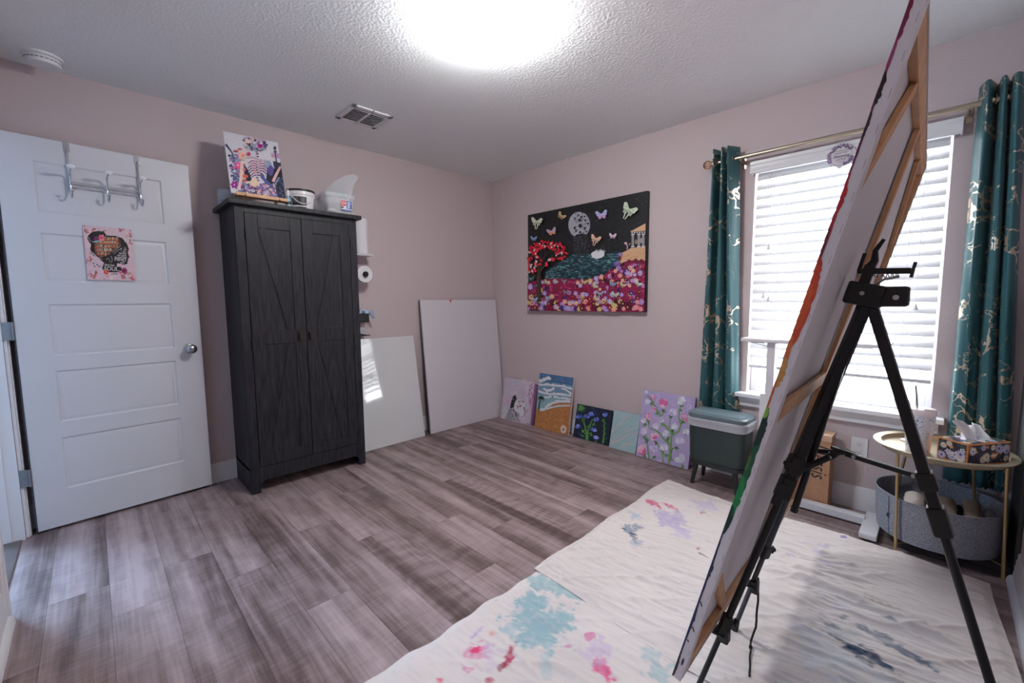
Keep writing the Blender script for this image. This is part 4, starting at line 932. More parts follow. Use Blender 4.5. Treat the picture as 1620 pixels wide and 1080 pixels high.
obj('base_band', skin([rr(.094, .15, .134), rr(.102, .16, .14), rr(.104, .162, .163), rr(.1, .158, .165)]), M_LEG, wb)
for sx in (-1, 1):
    for sy in (-1, 1):
        obj('leg', MB().tube([(cx+sx*.072, cy+sy*.118, .14), (cx+sx*.088, cy+sy*.137, .006), (cx+sx*.088, cy+sy*.137, 0)], [.0165, .0115, .011], 14), M_LEG, wb)
obj('lid', skin([rr(.115, .178, .448), rr(.117, .18, .453), rr(.117, .18, .468), rr(.112, .175, .476), rr(.1, .163, .479)]), M_LID, wb, 40, label='slate grey lid')
obj('lid_flap', skin([rr(.088, .15, .479, .045), rr(.087, .149, .482, .045), rr(.08, .142, .483, .04)]).box(cx-.096, cx-.086, cy-.035, cy+.035, .475, .4825, .002), plain('slate_flap', (102, 118, 126), .3), wb)
G = []
base = rr(.113, .176, 0)
for i, (g, z) in enumerate(((.002, .45), (.008, .444), (.011, .43), (.007, .416), (.011, .40), (.007, .394), (.001, .396))):
    row = []
    for k, p_ in enumerate(base+[base[0]]):
        d = Vector((p_[0]-cx, p_[1]-cy, 0)).normalized(); a = k % len(base); nz = noise.noise(Vector((a*.55, i*.6, 3)))*.007
        row.append((p_[0]+d.x*(g+nz), p_[1]+d.y*(g+nz), z+.006*noise.noise(Vector((a*.3, 9, i*.2)))))
    G.append(row)
lm = clear_plastic('bin_liner_plastic', .6, (206, 208, 218)); obj('bin_liner', MB().sheet(G), lm, wb, 60, label='white translucent liner folded over the rim')

# ---- curtains
def curtain_material():
    m, nt, bs = new_mat('teal_gold_fabric'); lk = nt.links.new
    tc = node(nt, 'ShaderNodeTexCoord')
    def mapped(sx, sy, o): mp = node(nt, 'ShaderNodeMapping'); mp.inputs['Scale'].default_value = (sx, sy, 1); mp.inputs['Location'].default_value = (o, o*.7, 0); lk(tc.outputs['UV'], mp.inputs['Vector']); return mp.outputs['Vector']
    nz = node(nt, 'ShaderNodeTexNoise'); nz.inputs['Scale'].default_value = 9; nz.inputs['Detail'].default_value = 5; lk(mapped(1, 1, 0), nz.inputs['Vector'])
    mxv = node(nt, 'ShaderNodeMix', data_type='RGBA', blend_type='LINEAR_LIGHT'); mxv.inputs['Factor'].default_value = .16; lk(mapped(1.1, .62, 3), mxv.inputs['A']); lk(nz.outputs['Color'], mxv.inputs['B'])
    vo = node(nt, 'ShaderNodeTexVoronoi', feature='DISTANCE_TO_EDGE'); vo.inputs['Scale'].default_value = 6.5; lk(mxv.outputs['Result'], vo.inputs['Vector'])
    n2 = node(nt, 'ShaderNodeTexNoise'); n2.inputs['Scale'].default_value = 5.2; n2.inputs['Detail'].default_value = 3; lk(mapped(1, 1, 7), n2.inputs['Vector'])
    th = node(nt, 'ShaderNodeMapRange'); th.inputs['From Min'].default_value = .42; th.inputs['From Max'].default_value = .74; th.inputs['To Min'].default_value = -.008; th.inputs['To Max'].default_value = .095; lk(n2.outputs['Fac'], th.inputs['Value'])
    lt_ = node(nt, 'ShaderNodeMath', operation='LESS_THAN'); lk(vo.outputs['Distance'], lt_.inputs[0]); lk(th.outputs['Result'], lt_.inputs[1])
    mc = node(nt, 'ShaderNodeMix', data_type='RGBA'); mc.inputs['A'].default_value = (*lin((42, 92, 98)), 1); mc.inputs['B'].default_value = (*lin((212, 196, 172)), 1); lk(lt_.outputs[0], mc.inputs['Factor']); lk(mc.outputs['Result'], bs.inputs['Base Color'])
    mm = node(nt, 'ShaderNodeMath', operation='MULTIPLY'); mm.inputs[1].default_value = .85; lk(lt_.outputs[0], mm.inputs[0]); lk(mm.outputs[0], bs.inputs['Metallic'])
    mr = node(nt, 'ShaderNodeMapRange'); mr.inputs['To Min'].default_value = .55; mr.inputs['To Max'].default_value = .28; lk(lt_.outputs[0], mr.inputs['Value']); lk(mr.outputs['Result'], bs.inputs['Roughness'])
    bs.inputs['Sheen Weight'].default_value = .15; bs.inputs['Sheen Roughness'].default_value = .4
    return m
M_CURT = curtain_material()
M_ROD = plain('brushed_gold', (186, 176, 158), .3, 1.); M_GROM = plain('antique_grommet', (150, 138, 122), .3, 1.)
RODX, RODZ = -.085, 2.09
def curtain(label, prof_top, prof_bot, z1, z0, uoff, name='curtain'):
    """folded cloth: the same fold polyline (x, y) at top and bottom, blended down the drop"""
    r = thing(name, label, 'curtain', (RODX, sum(p[1] for p in prof_top)/len(prof_top), z0))
    def smooth_poly(P, n=10):
        out = []
        for i in range(len(P)-1):
            a, b, c, d = P[max(0, i-1)], P[i], P[i+1], P[min(len(P)-1, i+2)]
            for k in range(n):
                t = k/n; out.append(tuple(.5*((2*b[q])+(-a[q]+c[q])*t+(2*a[q]-5*b[q]+4*c[q]-d[q])*t*t+(-a[q]+3*b[q]-3*c[q]+d[q])*t**3) for q in (0, 1)))
        out.append(P[-1]); return out
    T_, B_ = smooth_poly(prof_top), smooth_poly(prof_bot); NZ = 46; G = []; rows = []
    for i in range(NZ+1):
        v = i/NZ; z = z1+(z0-z1)*v; e = v**1.1; row = []
        for j in range(len(T_)):
            x = T_[j][0]*(1-e)+B_[j][0]*e; y = T_[j][1]*(1-e)+B_[j][1]*e; s_ = min(1, v*4)
            x += .006*s_*noise.noise(Vector((j*.22, v*3, uoff))); y += .006*s_*noise.noise(Vector((j*.22, v*3, uoff+9)))
            row.append((min(-.012, x), y, z+.006*math.sin(j*.9)*v*v))
        G.append(row)
    mb = MB().sheet(G); ob = obj('curtain_cloth', mb, M_CURT, r, 70)
    L_ = [0]
    for j in range(1, len(B_)): L_.append(L_[-1]+math.hypot(B_[j][0]-B_[j-1][0], B_[j][1]-B_[j-1][1]))
    uvl = ob.data.uv_layers.new(name='UVMap'); Q = len(T_)
    for lp in ob.data.loops:
        i, j = divmod(lp.vertex_index, Q); uvl.data[lp.index].uv = (L_[j]+uoff, (z1-z0)*(1-i/NZ))
    so = ob.modifiers.new('cloth', 'SOLIDIFY'); so.thickness = .0025; so.offset = 0
    return r
ct_ = [(-.05, -2.272), (-.128, -2.288), (-.135, -2.298), (-.05, -2.318), (-.045, -2.328), (-.128, -2.338), (-.135, -2.35), (-.06, -2.368), (-.05, -2.376), (-.125, -2.376), (-.13, -2.386), (-.05, -2.425)]
cb_ = [(-.02, -2.205), (-.07, -2.225), (-.08, -2.262), (-.03, -2.295), (-.026, -2.305), (-.075, -2.325), (-.082, -2.358), (-.035, -2.388), (-.03, -2.398), (-.078, -2.415), (-.082, -2.452), (-.02, -2.478)]
cl = curtain('teal curtain with gold veins hanging left of the window', ct_, cb_, 2.166, .335, 0)
rt_ = [(-.05, -3.455), (-.118, -3.472), (-.128, -3.486), (-.05, -3.508), (-.045, -3.516), (-.122, -3.522), (-.13, -3.534), (-.05, -3.546), (-.045, -3.552), (-.125, -3.556), (-.13, -3.575), (-.05, -3.60)]
rb_ = [(-.016, -3.445), (-.04, -3.46), (-.05, -3.505), (-.02, -3.54), (-.018, -3.548), (-.046, -3.556), (-.052, -3.592), (-.02, -3.612), (-.018, -3.618), (-.048, -3.624), (-.05, -3.652), (-.016, -3.668)]
crt = curtain('teal curtain with gold veins hanging right of the window in the corner', rt_, rb_, 2.172, .285, 3.7)
def grommet(par, y, tilt):
    M = Matrix.Translation((RODX, y, RODZ)) @ Matrix.Rotation(tilt, 4, 'Z') @ Matrix.Rotation(PI/2, 4, 'X')
    obj('grommet', MB().lathe([(.019, -.002), (.028, -.002), (.028, .002), (.019, .002), (.019, -.002)], 24, M, False, False), M_GROM, par)
for y in (-2.288+.004, -2.318-.008, -2.34, -2.36, -2.395): grommet(cl, y, .25)
for y in (-3.47, -3.505, -3.53, -3.547, -3.575): grommet(crt, y, .2)
cr = thing('curtain_rod', 'brushed gold curtain rod above the window', 'curtain rod', (RODX, -2.95, RODZ))
obj('rod', MB().tube([(RODX, -2.262, RODZ), (RODX, -3.64, RODZ)], .0125, 16), M_ROD, cr)
fn = MB()
for k in range(5):
    M = Matrix.Translation((RODX, -2.238, RODZ)) @ Matrix.Rotation(k*PI/5, 4, 'Y')
    fn.tube([tuple(M @ Vector((.026*math.cos(a), .026*math.sin(a), 0))) for a in [j*PI/12 for j in range(24)]], .0022, 6, closed=True)
fn.lathe([(.01, 0), (.016, .004), (.016, .012), (.01, .016)], 16, Matrix.Translation((RODX, -2.258, RODZ)) @ Matrix.Rotation(PI/2, 4, 'X'))
obj('finial', fn, plain('copper_wire', (196, 150, 104), .3, 1.), cr, label='open wire ball finial')
obj('end_cap', MB().lathe([(.0125, 0), (.019, .003), (.019, .025), (.012, .03)], 16, Matrix.Translation((RODX, -3.63, RODZ)) @ Matrix.Rotation(PI/2, 4, 'X')), M_ROD, cr)
for y in (-2.44, -3.43): obj('bracket', MB().tube([(-.001, y, RODZ-.02), (-.05, y, RODZ-.02), (RODX, y, RODZ-.014)], .005, 8).box(-.005, -.0005, y-.012, y+.012, RODZ-.055, RODZ+.015, .002), M_ROD, cr)

# ---- blinds
m, nt, bs = new_mat('blind_slat'); nt.nodes.remove(bs); out = nt.nodes['Material Output']
df = node(nt, 'ShaderNodeBsdfPrincipled'); setp(df, Base_Color=(*lin((232, 233, 236)), 1), Roughness=.4); tl = node(nt, 'ShaderNodeBsdfTranslucent'); tl.inputs['Color'].default_value = (.85, .86, .88, 1); mx = node(nt, 'ShaderNodeMixShader'); mx.inputs[0].default_value = .11
nt.links.new(df.outputs[0], mx.inputs[1]); nt.links.new(tl.outputs[0], mx.inputs[2]); nt.links.new(mx.outputs[0], out.inputs[0]); M_SLAT = m
bl = thing('window_blind', 'white slatted blind lowered over most of the window', 'blind', (0, -2.945, 2.0))
vl = MB(); pf_ = [(-.036, 1.985), (-.046, 1.992), (-.046, 2.004), (-.041, 2.012), (-.041, 2.035), (-.047, 2.042), (-.047, 2.06), (-.034, 2.06), (-.034, 1.985)]
vl.prism(pf_, -3.412, -2.486); vl.box(-.036, -.001, -3.412, -3.404, 1.985, 2.06); vl.box(-.036, -.001, -2.494, -2.486, 1.985, 2.06)
obj('valance', vl, M_VINYL, bl)
obj('headrail', MB().box(-.025, .03, WY0+.006, WY1-.006, 2.0, 2.055, .002), M_VINYL, bl)
NS = 20
for k in range(NS):
    z = 1.972-k*.0588
    s_ = MB(); M = Matrix.Translation((.004, 0, z)) @ Matrix.Rotation(math.radians(-57), 4, 'Y')
    G = [[M @ Vector((u, y, .003*(1-(u/.031)**2))) for u in [-.031+.062*q/6 for q in range(7)]] for y in (WY0+.012, WY1-.014)]
    s_.sheet(G, .0028); obj('slat', s_, M_SLAT, bl, 60)
obj('bottom_rail', MB().box(-.026, .03, WY0+.012, WY1-.014, .762, .782, .004), M_VINYL, bl)
ld = MB()
for y in (-2.66, -2.95, -3.25):
    for x in (-.024, .032): ld.tube([(x, y, 2.0), (x, y, .77)], .0011, 5)
obj('ladder_cord', ld, M_VINYL, bl)
def pull(y, z, x=-.03):
    c_ = obj('pull_cord', MB().tube([(x, y, 2.0), (x, y, z+.03)], .0012, 5), M_VINYL, bl)
    obj('tassel', MB().lathe([(.003, z+.034), (.006, z+.026), (.0115, z+.004), (.011, z), (.0001, z-.001)], 14, Matrix.Translation((x, y, 0))), M_VINYL, c_)
pull(-2.607, 1.51); pull(-2.62, 1.19); pull(-2.59, 1.21); pull(-3.02, 1.76); pull(-3.294, 1.14)

# ---- round wooden message sign hung on the blind
rs = thing('hanging_sign', 'round floral sign with purple flowers and lettering hung on the blind valance', 'sign', (-.05, -2.947, 1.989), (0, 0, -PI/2))
b = MB(); N_ = 60; b.prism([((.064+.003*math.sin(7*a)+.002*math.sin(11*a+1))*math.cos(a), (.064+.003*math.sin(7*a)+.002*math.sin(11*a+1))*math.sin(a)) for a in [k*2*PI/N_ for k in range(N_)]], -.0045, -.0005)
obj('sign_disc', b, plain('clear_white_acrylic', (214, 210, 218), .3), rs, local=True)
A = Art(.14, .14, [(0, 0), (140, 0), (140, 140), (0, 140)], -.0045, x0=-.07, z0=-.07)
A.ell(70, 72, 53, None, (218, 214, 222), n=40)
A.stroke([(70+50*math.cos(k*PI/30), 72+50*math.sin(k*PI/30)) for k in range(61)], 1.2, (90, 70, 110))
for k in range(95):
    a = random.uniform(PI*.82, PI*1.85); q = random.uniform(44, 61); A.flower(70+q*math.cos(a), 72+q*math.sin(a), random.uniform(2.5, 6), random.choice([(120, 96, 150), (150, 126, 176), (92, 78, 104), (176, 158, 196), (110, 100, 104)]), 5)
for k in range(40):
    a = random.uniform(PI*.08, PI*.42); q = random.uniform(44, 60); A.flower(70+q*math.cos(a), 72+q*math.sin(a), random.uniform(2.5, 5.5), random.choice([(130, 106, 160), (150, 136, 170), (110, 96, 116)]), 5)
for t_, y, sz, shx in (("YOU'RE AN", 46, 11, 0), ('ABSOLUTELY', 57, 11, 0), ('Stunning', 74, 22, .35), ('LITTLE', 93, 15, 0), ('CREATURE', 106, 7.5, 0)): A.text(t_, 72, y, sz, (40, 36, 46), shx)
A.build('sign_lettering', rs, mat=paint_mat('sign_print', .35, False))
obj('hanging_string', MB().tube([(0, -.0025, .062), (.012, -.0025, .076), (-.0, -.0025, .0725), (-.012, -.0025, .076), (0, -.0025, .062)], .0008, 5), M_VINYL, rs, local=True)

# ---- electrical outlet
ou = thing('wall_outlet', 'white double electrical outlet low on the wall under the window', 'outlet', (-.001, -3.106, .355))
obj('cover_plate', MB().box(-.0065, -.0006, -3.143, -3.069, .295, .415, .002), M_VINYL, ou)
for z in (.378, .332):
    o = obj('socket', MB().prism([(.0165*math.cos(a), max(-.0125, min(.0125, .017*math.sin(a)))) for a in [k*PI/14 for k in range(28)]], -.0085, -.006, Matrix.Translation((0, -3.106, z)) @ Matrix.Rotation(-PI/2, 4, 'Z')), M_VINYL, ou)
    obj('slots', MB().box(-.0092, -.0084, -3.1005, -3.0985, z-.002, z+.006).box(-.0092, -.0084, -3.1135, -3.1115, z-.002, z+.006).box(-.0092, -.0084, -3.108, -3.104, z-.009, z-.005), plain('slot_dark', (40, 38, 40), .7), o, 0)

# ---- white height-adjustable side desk
M_DESK = plain('white_laminate', (222, 222, 226), .35); M_DLEG = plain('white_powder_coat', (214, 214, 219), .4)
dk = thing('side_desk', 'white narrow standing side desk in front of the window', 'desk', (-.25, -2.9, 0))
obj('desk_top', MB().box(-.335, -.085, -3.225, -2.562, .958, .976, .003), M_DESK, dk)
obj('upper_column', MB().box(-.30, -.25, -2.735, -2.693, .55, .958, .004), M_DLEG, dk)
obj('lower_column', MB().box(-.31, -.24, -2.758, -2.67, .03, .655, .004), M_DLEG, dk)
obj('top_brace', MB().bar((-.30, -2.60, .955), (-.30, -2.68, .952), .02, .006).bar((-.275, -2.59, .955), (-.275, -3.16, .955), .04, .008).bar((-.295, -2.71, .93), (-.295, -2.6, .952), .012, .004), M_DLEG, dk)
obj('cross_beam', MB().box(-.24, -.185, -3.17, -2.76, .012, .05, .003), M_DLEG, dk)
for y in (-2.75, -3.236): obj('foot', MB().box(-.405, -.10, y, y+.07, .012, .04, .004), M_DLEG, dk)
for x in (-.39, -.115):
    for y in (-2.715, -3.2): obj('glide', MB().lathe([(.016, 0), (.018, .012)], 16, Matrix.Translation((x, y, 0))), M_LEG, dk)

# ---- cardboard box behind the desk beam
M_CARD = plain('brown_cardboard', (178, 134, 104), .8, var=.06, vscale=30)
bx = thing('cardboard_box', 'tall slim brown cardboard box with handwriting standing behind the white desk foot', 'box', (-.105, -2.92, 0), (0, 0, -.02))
obj('carton', MB().box(-.165, -.04, -3.0, -2.80, 0, .43, .002), M_CARD, bx)
obj('top_flap', MB().box(-.168, -.04, -3.003, -2.80, .431, .434, .001).box(-.1685, -.1665, -3.003, -2.80, .402, .434), plain('pale_cardboard', (200, 164, 136), .8), bx, 0)
vs, fs = text_shape('Dessis', 1., .2); tm = MB()
tm.add([(-.1662, -2.95-y*.11, .28-x*.078) for x, y in vs], fs)
obj('handwriting', tm, plain('marker_ink', (38, 32, 34), .6), bx, 0, label='black marker handwriting')
# ================================================================ round side table in the window corner
M_TGOLD = plain('champagne_gold', (190, 166, 124), .38, .85); M_TRAY = plain('tray_gold', (166, 156, 134), .42, .5)
TC = Vector((-.30, -3.43, 0)); TZ = .492
st = thing('side_table', 'round gold tray side table with a grey felt basket in the corner by the window', 'side table', (TC.x, TC.y, 0))
tm_ = Matrix.Translation(TC)
obj('tray', MB().lathe([(.0001, TZ), (.205, TZ), (.21, TZ+.004), (.212, TZ+.022), (.238, TZ+.026), (.242, TZ+.024), (.242, TZ+.020), (.216, TZ+.016), (.213, TZ-.003), (.0001, TZ-.003)], 64, tm_, False, False), M_TRAY, st)
feet = [(-.436, -3.308), (-.365, -3.648), (-.045, -3.58), (-.05, -3.262)]
for fx, fy in feet:
    d = Vector((fx-TC.x, fy-TC.y, 0)).normalized(); top = TC+d*.208
    obj('leg', MB().tube([(fx, fy, 0), (fx, fy, .006), (top.x, top.y, TZ-.004)], .0062, 12), M_TGOLD, st)
obj('stretcher', MB().tube([(feet[0][0], feet[0][1], .05), (feet[2][0], feet[2][1], .05)], .004, 8), M_TGOLD, st); obj('stretcher', MB().tube([(feet[1][0], feet[1][1], .058), (feet[3][0], feet[3][1], .058)], .004, 8), M_TGOLD, st); stp = MB()
rr_ = [TC+.196*Vector((math.cos(k*PI/24), math.sin(k*PI/24), 0)) for k in range(48)]
stp.tube([(p_.x, p_.y, TZ-.0075) for p_ in rr_], .004, 6, closed=True)
obj('support_ring', stp, M_TGOLD, st)
def felt():
    m, nt, bs = new_mat('grey_felt'); v = coord(nt); nz = node(nt, 'ShaderNodeTexNoise'); nz.inputs['Scale'].default_value = 220; nz.inputs['Detail'].default_value = 4; nt.links.new(v, nz.inputs['Vector'])
    rp = node(nt, 'ShaderNodeValToRGB'); rp.color_ramp.elements[0].position = .32; rp.color_ramp.elements[1].position = .68; rp.color_ramp.elements[0].color = (*lin((104, 108, 120)), 1); rp.color_ramp.elements[1].color = (*lin((164, 168, 180)), 1)
    nt.links.new(nz.outputs['Fac'], rp.inputs['Fac']); nt.links.new(rp.outputs['Color'], bs.inputs['Base Color']); setp(bs, Roughness=.95); add_bump(nt, bs, nz.outputs['Fac'], .4, .002); return m
M_FELT = felt(); BC = Matrix.Translation((-.24, -3.43, -.012))
def wob(mb, amp=.006):
    mb.v = [tuple(Vector(p)+amp*Vector((noise.noise(Vector(p)*7), noise.noise(Vector(p)*7+Vector((9, 0, 0))), .5*noise.noise(Vector(p)*6+Vector((0, 9, 0)))))) for p in mb.v]; return mb
obj('felt_basket', wob(MB().lathe([(.0001, .076), (.19, .075), (.212, .08), (.219, .15), (.226, .272), (.2265, .2765), (.2235, .2765), (.221, .272), (.213, .15), (.206, .086), (.0001, .084)], 72, BC, False, False)), M_FELT, st, 50)
obj('basket_rim', wob(MB().tube([(-.24+.2255*math.cos(k*PI/36), -3.43+.2255*math.sin(k*PI/36), .264) for k in range(72)], .0035, 8, closed=True)), plain('felt_piping', (128, 134, 148), .9), st, 50)
sa = 2.35; obj('basket_seam', MB().tube([(-.24+.2145*math.cos(sa), -3.43+.2145*math.sin(sa), .07), (-.24+.2215*math.cos(sa), -3.43+.2215*math.sin(sa), .16), (-.24+.2285*math.cos(sa), -3.43+.2285*math.sin(sa), .26)], .0016, 6), plain('seam_thread', (84, 88, 100), .9), st)
# rolled cloths in the basket
def cloth_roll(p0, p1, r, col, label, squash=.75):
    p0, p1 = Vector(p0), Vector(p1); d = (p1-p0).normalized(); M = Matrix.Translation(p0) @ d.to_track_quat('Z', 'Y').to_matrix().to_4x4(); L_ = (p1-p0).length; N_ = 18; mb = MB()
    prof = [(r*.2, .004), (r*.45, 0), (r*.55, .006), (r*.8, .0), (r, .006)]+[(r*(1+.05*math.sin(k*1.7)), L_*k/N_) for k in range(1, N_)]+[(r, L_-.006), (r*.8, L_), (r*.2, L_-.004)]
    mb.lathe(prof, 28, M); c_ = (p0+p1)/2
    mb.v = [tuple(Vector((v[0], v[1], c_.z+(v[2]-c_.z)*squash))+.006*noise.noise_vector(Vector(v)*22)) for v in mb.v]
    return one('rolled_cloth', mb, plain('cloth_%d_%d_%d' % col, col, .95, bump=(160, .3, .002)), label, 'cloth', 'rolled cloths in the grey basket', 60, origin=tuple(c_))
cloth_roll((-.43, -3.352, .205), (-.24, -3.357, .24), .036, (196, 186, 182), 'pale cream rolled cloth in the grey basket, nearest its left side')
cloth_roll((-.45, -3.462, .20), (-.20, -3.462, .235), .034, (150, 134, 120), 'taupe rolled cloth in the middle of the grey basket')
cloth_roll((-.40, -3.553, .205), (-.19, -3.545, .255), .028, (140, 126, 112), 'brown-grey rolled cloth standing proud at the right of the grey basket')
cloth_roll((-.34, -3.605, .20), (-.22, -3.60, .235), .018, (150, 152, 156), 'small light grey rolled cloth at the right end of the grey basket')
cloth_roll((-.40, -3.288, .16), (-.24, -3.283, .18), .024, (44, 60, 60), 'dark teal rolled cloth at the left end of the grey basket')
cloth_roll((-.44, -3.407, .17), (-.14, -3.407, .20), .0165, (34, 44, 46), 'dark filler for the shaded gap between the cream and taupe rolls in the grey basket')  # dark filler roll, standing in for shade in the gap
cloth_roll((-.43, -3.511, .17), (-.14, -3.507, .20), .0135, (30, 40, 42), 'dark filler for the shaded gap between the taupe and brown-grey rolls in the grey basket')  # second dark filler, same shade stand-in beside the brown-grey roll

# tumbler with straw
cu = Vector((-.372, -3.353, TZ)); um = Matrix.Translation(cu)
def toile():
    m, nt, bs = new_mat('blue_floral_print'); lk = nt.links.new; v = coord(nt); 
    nz = node(nt, 'ShaderNodeTexNoise'); nz.inputs['Scale'].default_value = 60; nz.inputs['Detail'].default_value = 3; lk(v, nz.inputs['Vector'])
    mx = node(nt, 'ShaderNodeMix', data_type='RGBA', blend_type='LINEAR_LIGHT'); mx.inputs['Factor'].default_value = .012; lk(v, mx.inputs['A']); lk(nz.outputs['Color'], mx.inputs['B'])
    vo = node(nt, 'ShaderNodeTexVoronoi'); vo.inputs['Scale'].default_value = 34; lk(mx.outputs['Result'], vo.inputs['Vector'])
    v2 = node(nt, 'ShaderNodeTexVoronoi'); v2.inputs['Scale'].default_value = 105; lk(mx.outputs['Result'], v2.inputs['Vector'])
    a = node(nt, 'ShaderNodeMapRange'); a.inputs['From Min'].default_value = .3; a.inputs['From Max'].default_value = .62; a.inputs['To Min'].default_value = 1; a.inputs['To Max'].default_value = 0; lk(vo.outputs['Distance'], a.inputs['Value'])
    b_ = node(nt, 'ShaderNodeMath', operation='LESS_THAN'); b_.inputs[1].default_value = .42; lk(v2.outputs['Distance'], b_.inputs[0])
    c_ = node(nt, 'ShaderNodeMath', operation='MULTIPLY'); lk(a.outputs[0], c_.inputs[0]); lk(b_.outputs[0], c_.inputs[1])
    rp = node(nt, 'ShaderNodeValToRGB'); rp.color_ramp.elements[0].color = (*lin((212, 208, 212)), 1); rp.color_ramp.elements[1].color = (*lin((84, 122, 172)), 1); lk(c_.outputs[0], rp.inputs['Fac']); lk(rp.outputs['Color'], bs.inputs['Base Color']); setp(bs, Roughness=.35); return m
tu = thing('tumbler', 'white tumbler with blue flower print and a steel straw on the gold tray', 'tumbler', tuple(cu))
obj('tumbler_cup', MB().lathe([(.041, 0), (.043, .003), (.045, .05), (.05, .12), (.0535, .182)], 40, um), toile(), tu)
obj('lid', MB().lathe([(.0545, .178), (.0555, .182), (.0555, .196), (.052, .205), (.0001, .206)], 40, um).box(cu.x-.045, cu.x+.0, cu.y-.045, cu.y-.012, cu.z+.205, cu.z+.212, .003), plain('pale_pink_lid', (220, 206, 206), .35), tu, label='pale pink lid')
obj('straw', MB().tube([tuple(cu+Vector((-.002, -.002, .06))), tuple(cu+Vector((-.006, .022, .31)))], .0042, 12), M_STEEL, tu, label='brushed steel straw')
one('coaster', MB().lathe([(.0001, 0), (.03, 0), (.032, .003), (.032, .006), (.0001, .007)], 32, Matrix.Translation((-.205, -3.315, TZ))), plain('cream_disc', (214, 204, 204), .4), 'small cream disc lying on the gold tray behind the tumbler', 'coaster', origin=(-.205, -3.315, TZ))

# tissue box
ta = math.atan2(-.138, .192)
tx = thing('tissue_box', 'floral cardboard tissue box with orange edges on the gold tray', 'tissue box', (-.472, -3.509, TZ+.0005), (0, 0, ta))
BW, BD, BHt = .222, .114, .092
M_OR = plain('orange_card', (206, 134, 74), .55)
obj('carton', MB().box(0, BW, 0, BD, 0, BHt, .0012), M_OR, tx, local=True)
def floral(A, x0, x1, y0, y1, n, s=1.):
    A.poly([(x0, y0), (x1, y0), (x1, y1), (x0, y1)], (42, 40, 62)); cl_ = lambda v, a, b, r: min(b-r, max(a+r, v))
    for k in range(int(n*2.6)):
        r = random.uniform(6, 11)*s; A.ell(cl_(random.uniform(x0, x1), x0, x1, r), cl_(random.uniform(y0, y1), y0, y1, r), r, r*.45, random.choice([(54, 84, 84), (40, 66, 70), (64, 96, 92), (60, 52, 96)]), random.random()*3)
    for k in range(int(n*1.1)):
        r = random.uniform(3, 6)*s; A.flower(cl_(random.uniform(x0, x1), x0, x1, r), cl_(random.uniform(y0, y1), y0, y1, r), r, random.choice([(206, 130, 70), (196, 116, 66), (220, 150, 90)]), 5)
    for k in range(n):
        r = random.uniform(9, 14)*s; q = random.random(); x = cl_(random.uniform(x0, x1), x0, x1, r); y = cl_(random.uniform(y0, y1), y0, y1, r)
        if q < .4: A.daisy(x, y, r, (222, 216, 206), (206, 140, 70))
        elif q < .75: A.daisy(x, y, r*1.1, (184, 184, 220), (70, 76, 150))
        else: A.flower(x, y, r*.8, (206, 202, 216), 5, (110, 100, 160))
A = Art(BW, BHt, [(0, 0), (222, 0), (222, 92), (0, 92)], 0); floral(A, 5, 217, 5, 87, 13, 1.45)
A.daisy(96, 58, 20, (224, 218, 206), (210, 146, 70)); A.daisy(78, 6+12, 14, (190, 190, 224), (70, 80, 160)); A.daisy(200, 38, 17, (186, 190, 224), (76, 86, 160)); A.poly([(122, 42), (146, 42), (146, 68), (122, 68)], (210, 140, 72)); A.poly([(119, 51), (149, 50), (149, 58), (119, 59)], (216, 206, 200))
A.text('Kleenex', 134, 54.5, 8, (120, 96, 84), .2) if False else None
A.build('printed_front', tx, mat=paint_mat('carton_print', .5, False))
A = Art(BD, BHt, [(0, 0), (114, 0), (114, 92), (0, 92)], 0); floral(A, 5, 109, 5, 87, 7, 1.45)
A.daisy(90, 50, 20, (190, 190, 224), (70, 76, 160)); A.daisy(20, 74, 19, (190, 180, 214), (70, 60, 130)); A.daisy(46, 16, 13, (222, 214, 206), (206, 140, 70)); A.flower(44, 52, 12, (206, 200, 218), 5, (110, 100, 160))
e_ = A.build('printed_end', tx, mat=paint_mat('carton_print', .5, False)); me = e_.data
for v_ in me.vertices: x_, y_, z_ = v_.co; v_.co = (y_, BD-x_, z_)
A = Art(BW, BD, [(0, 0), (222, 0), (222, 114), (0, 114)], 0); floral(A, 4, 218, 4, 110, 16, 1.4); A.ell(111, 57, 62, 26, (196, 200, 212), n=30)
e_ = A.build('printed_top', tx, mat=paint_mat('carton_print_gloss', .3, False))
for v_ in e_.data.vertices: x_, y_, z_ = v_.co; v_.co = (x_, z_, BHt-y_)
def tissue():
    mb = MB()
    for (c0, c1, h, lean, ph) in (((.05, .045), (.165, .07), .102, (-.07, .01), 0), ((.085, .075), (.185, .055), .072, (.02, .03), 2)):
        G = []
        for i in range(13):
            t = i/12; row = []
            for j in range(17):
                u = j/16; bx_ = c0[0]+(c1[0]-c0[0])*u; by_ = c0[1]+(c1[1]-c0[1])*u+.010*math.sin(u*9+ph)*(1-t*.4)
                wv_ = 1-.38*t; X = (c0[0]+c1[0])/2+(bx_-(c0[0]+c1[0])/2)*wv_+lean[0]*t**1.3; Y = by_+lean[1]*t+.012*math.sin(u*5+t*2+ph)*t; Z = BHt+.001+h*t*(1-.35*abs(u-.3-.1*ph)**1.2)-.012*t*t
                nn = noise.noise_vector(Vector((X*30, Y*30, Z*30+ph))); row.append((X+.004*nn.x, Y+.006*nn.y, max(BHt+.0008, Z+.003*nn.z)))
            G.append(row)
        mb.sheet(G, .0006)
    return mb
m, nt, bs = new_mat('tissue_paper'); setp(bs, Base_Color=(*lin((226, 228, 232)), 1), Roughness=.9); bs.inputs['Transmission Weight'].default_value = 0; MATS['tissue'] = m
obj('tissue', tissue(), m, tx, 80, local=True, label='white tissue pulled up from the box')

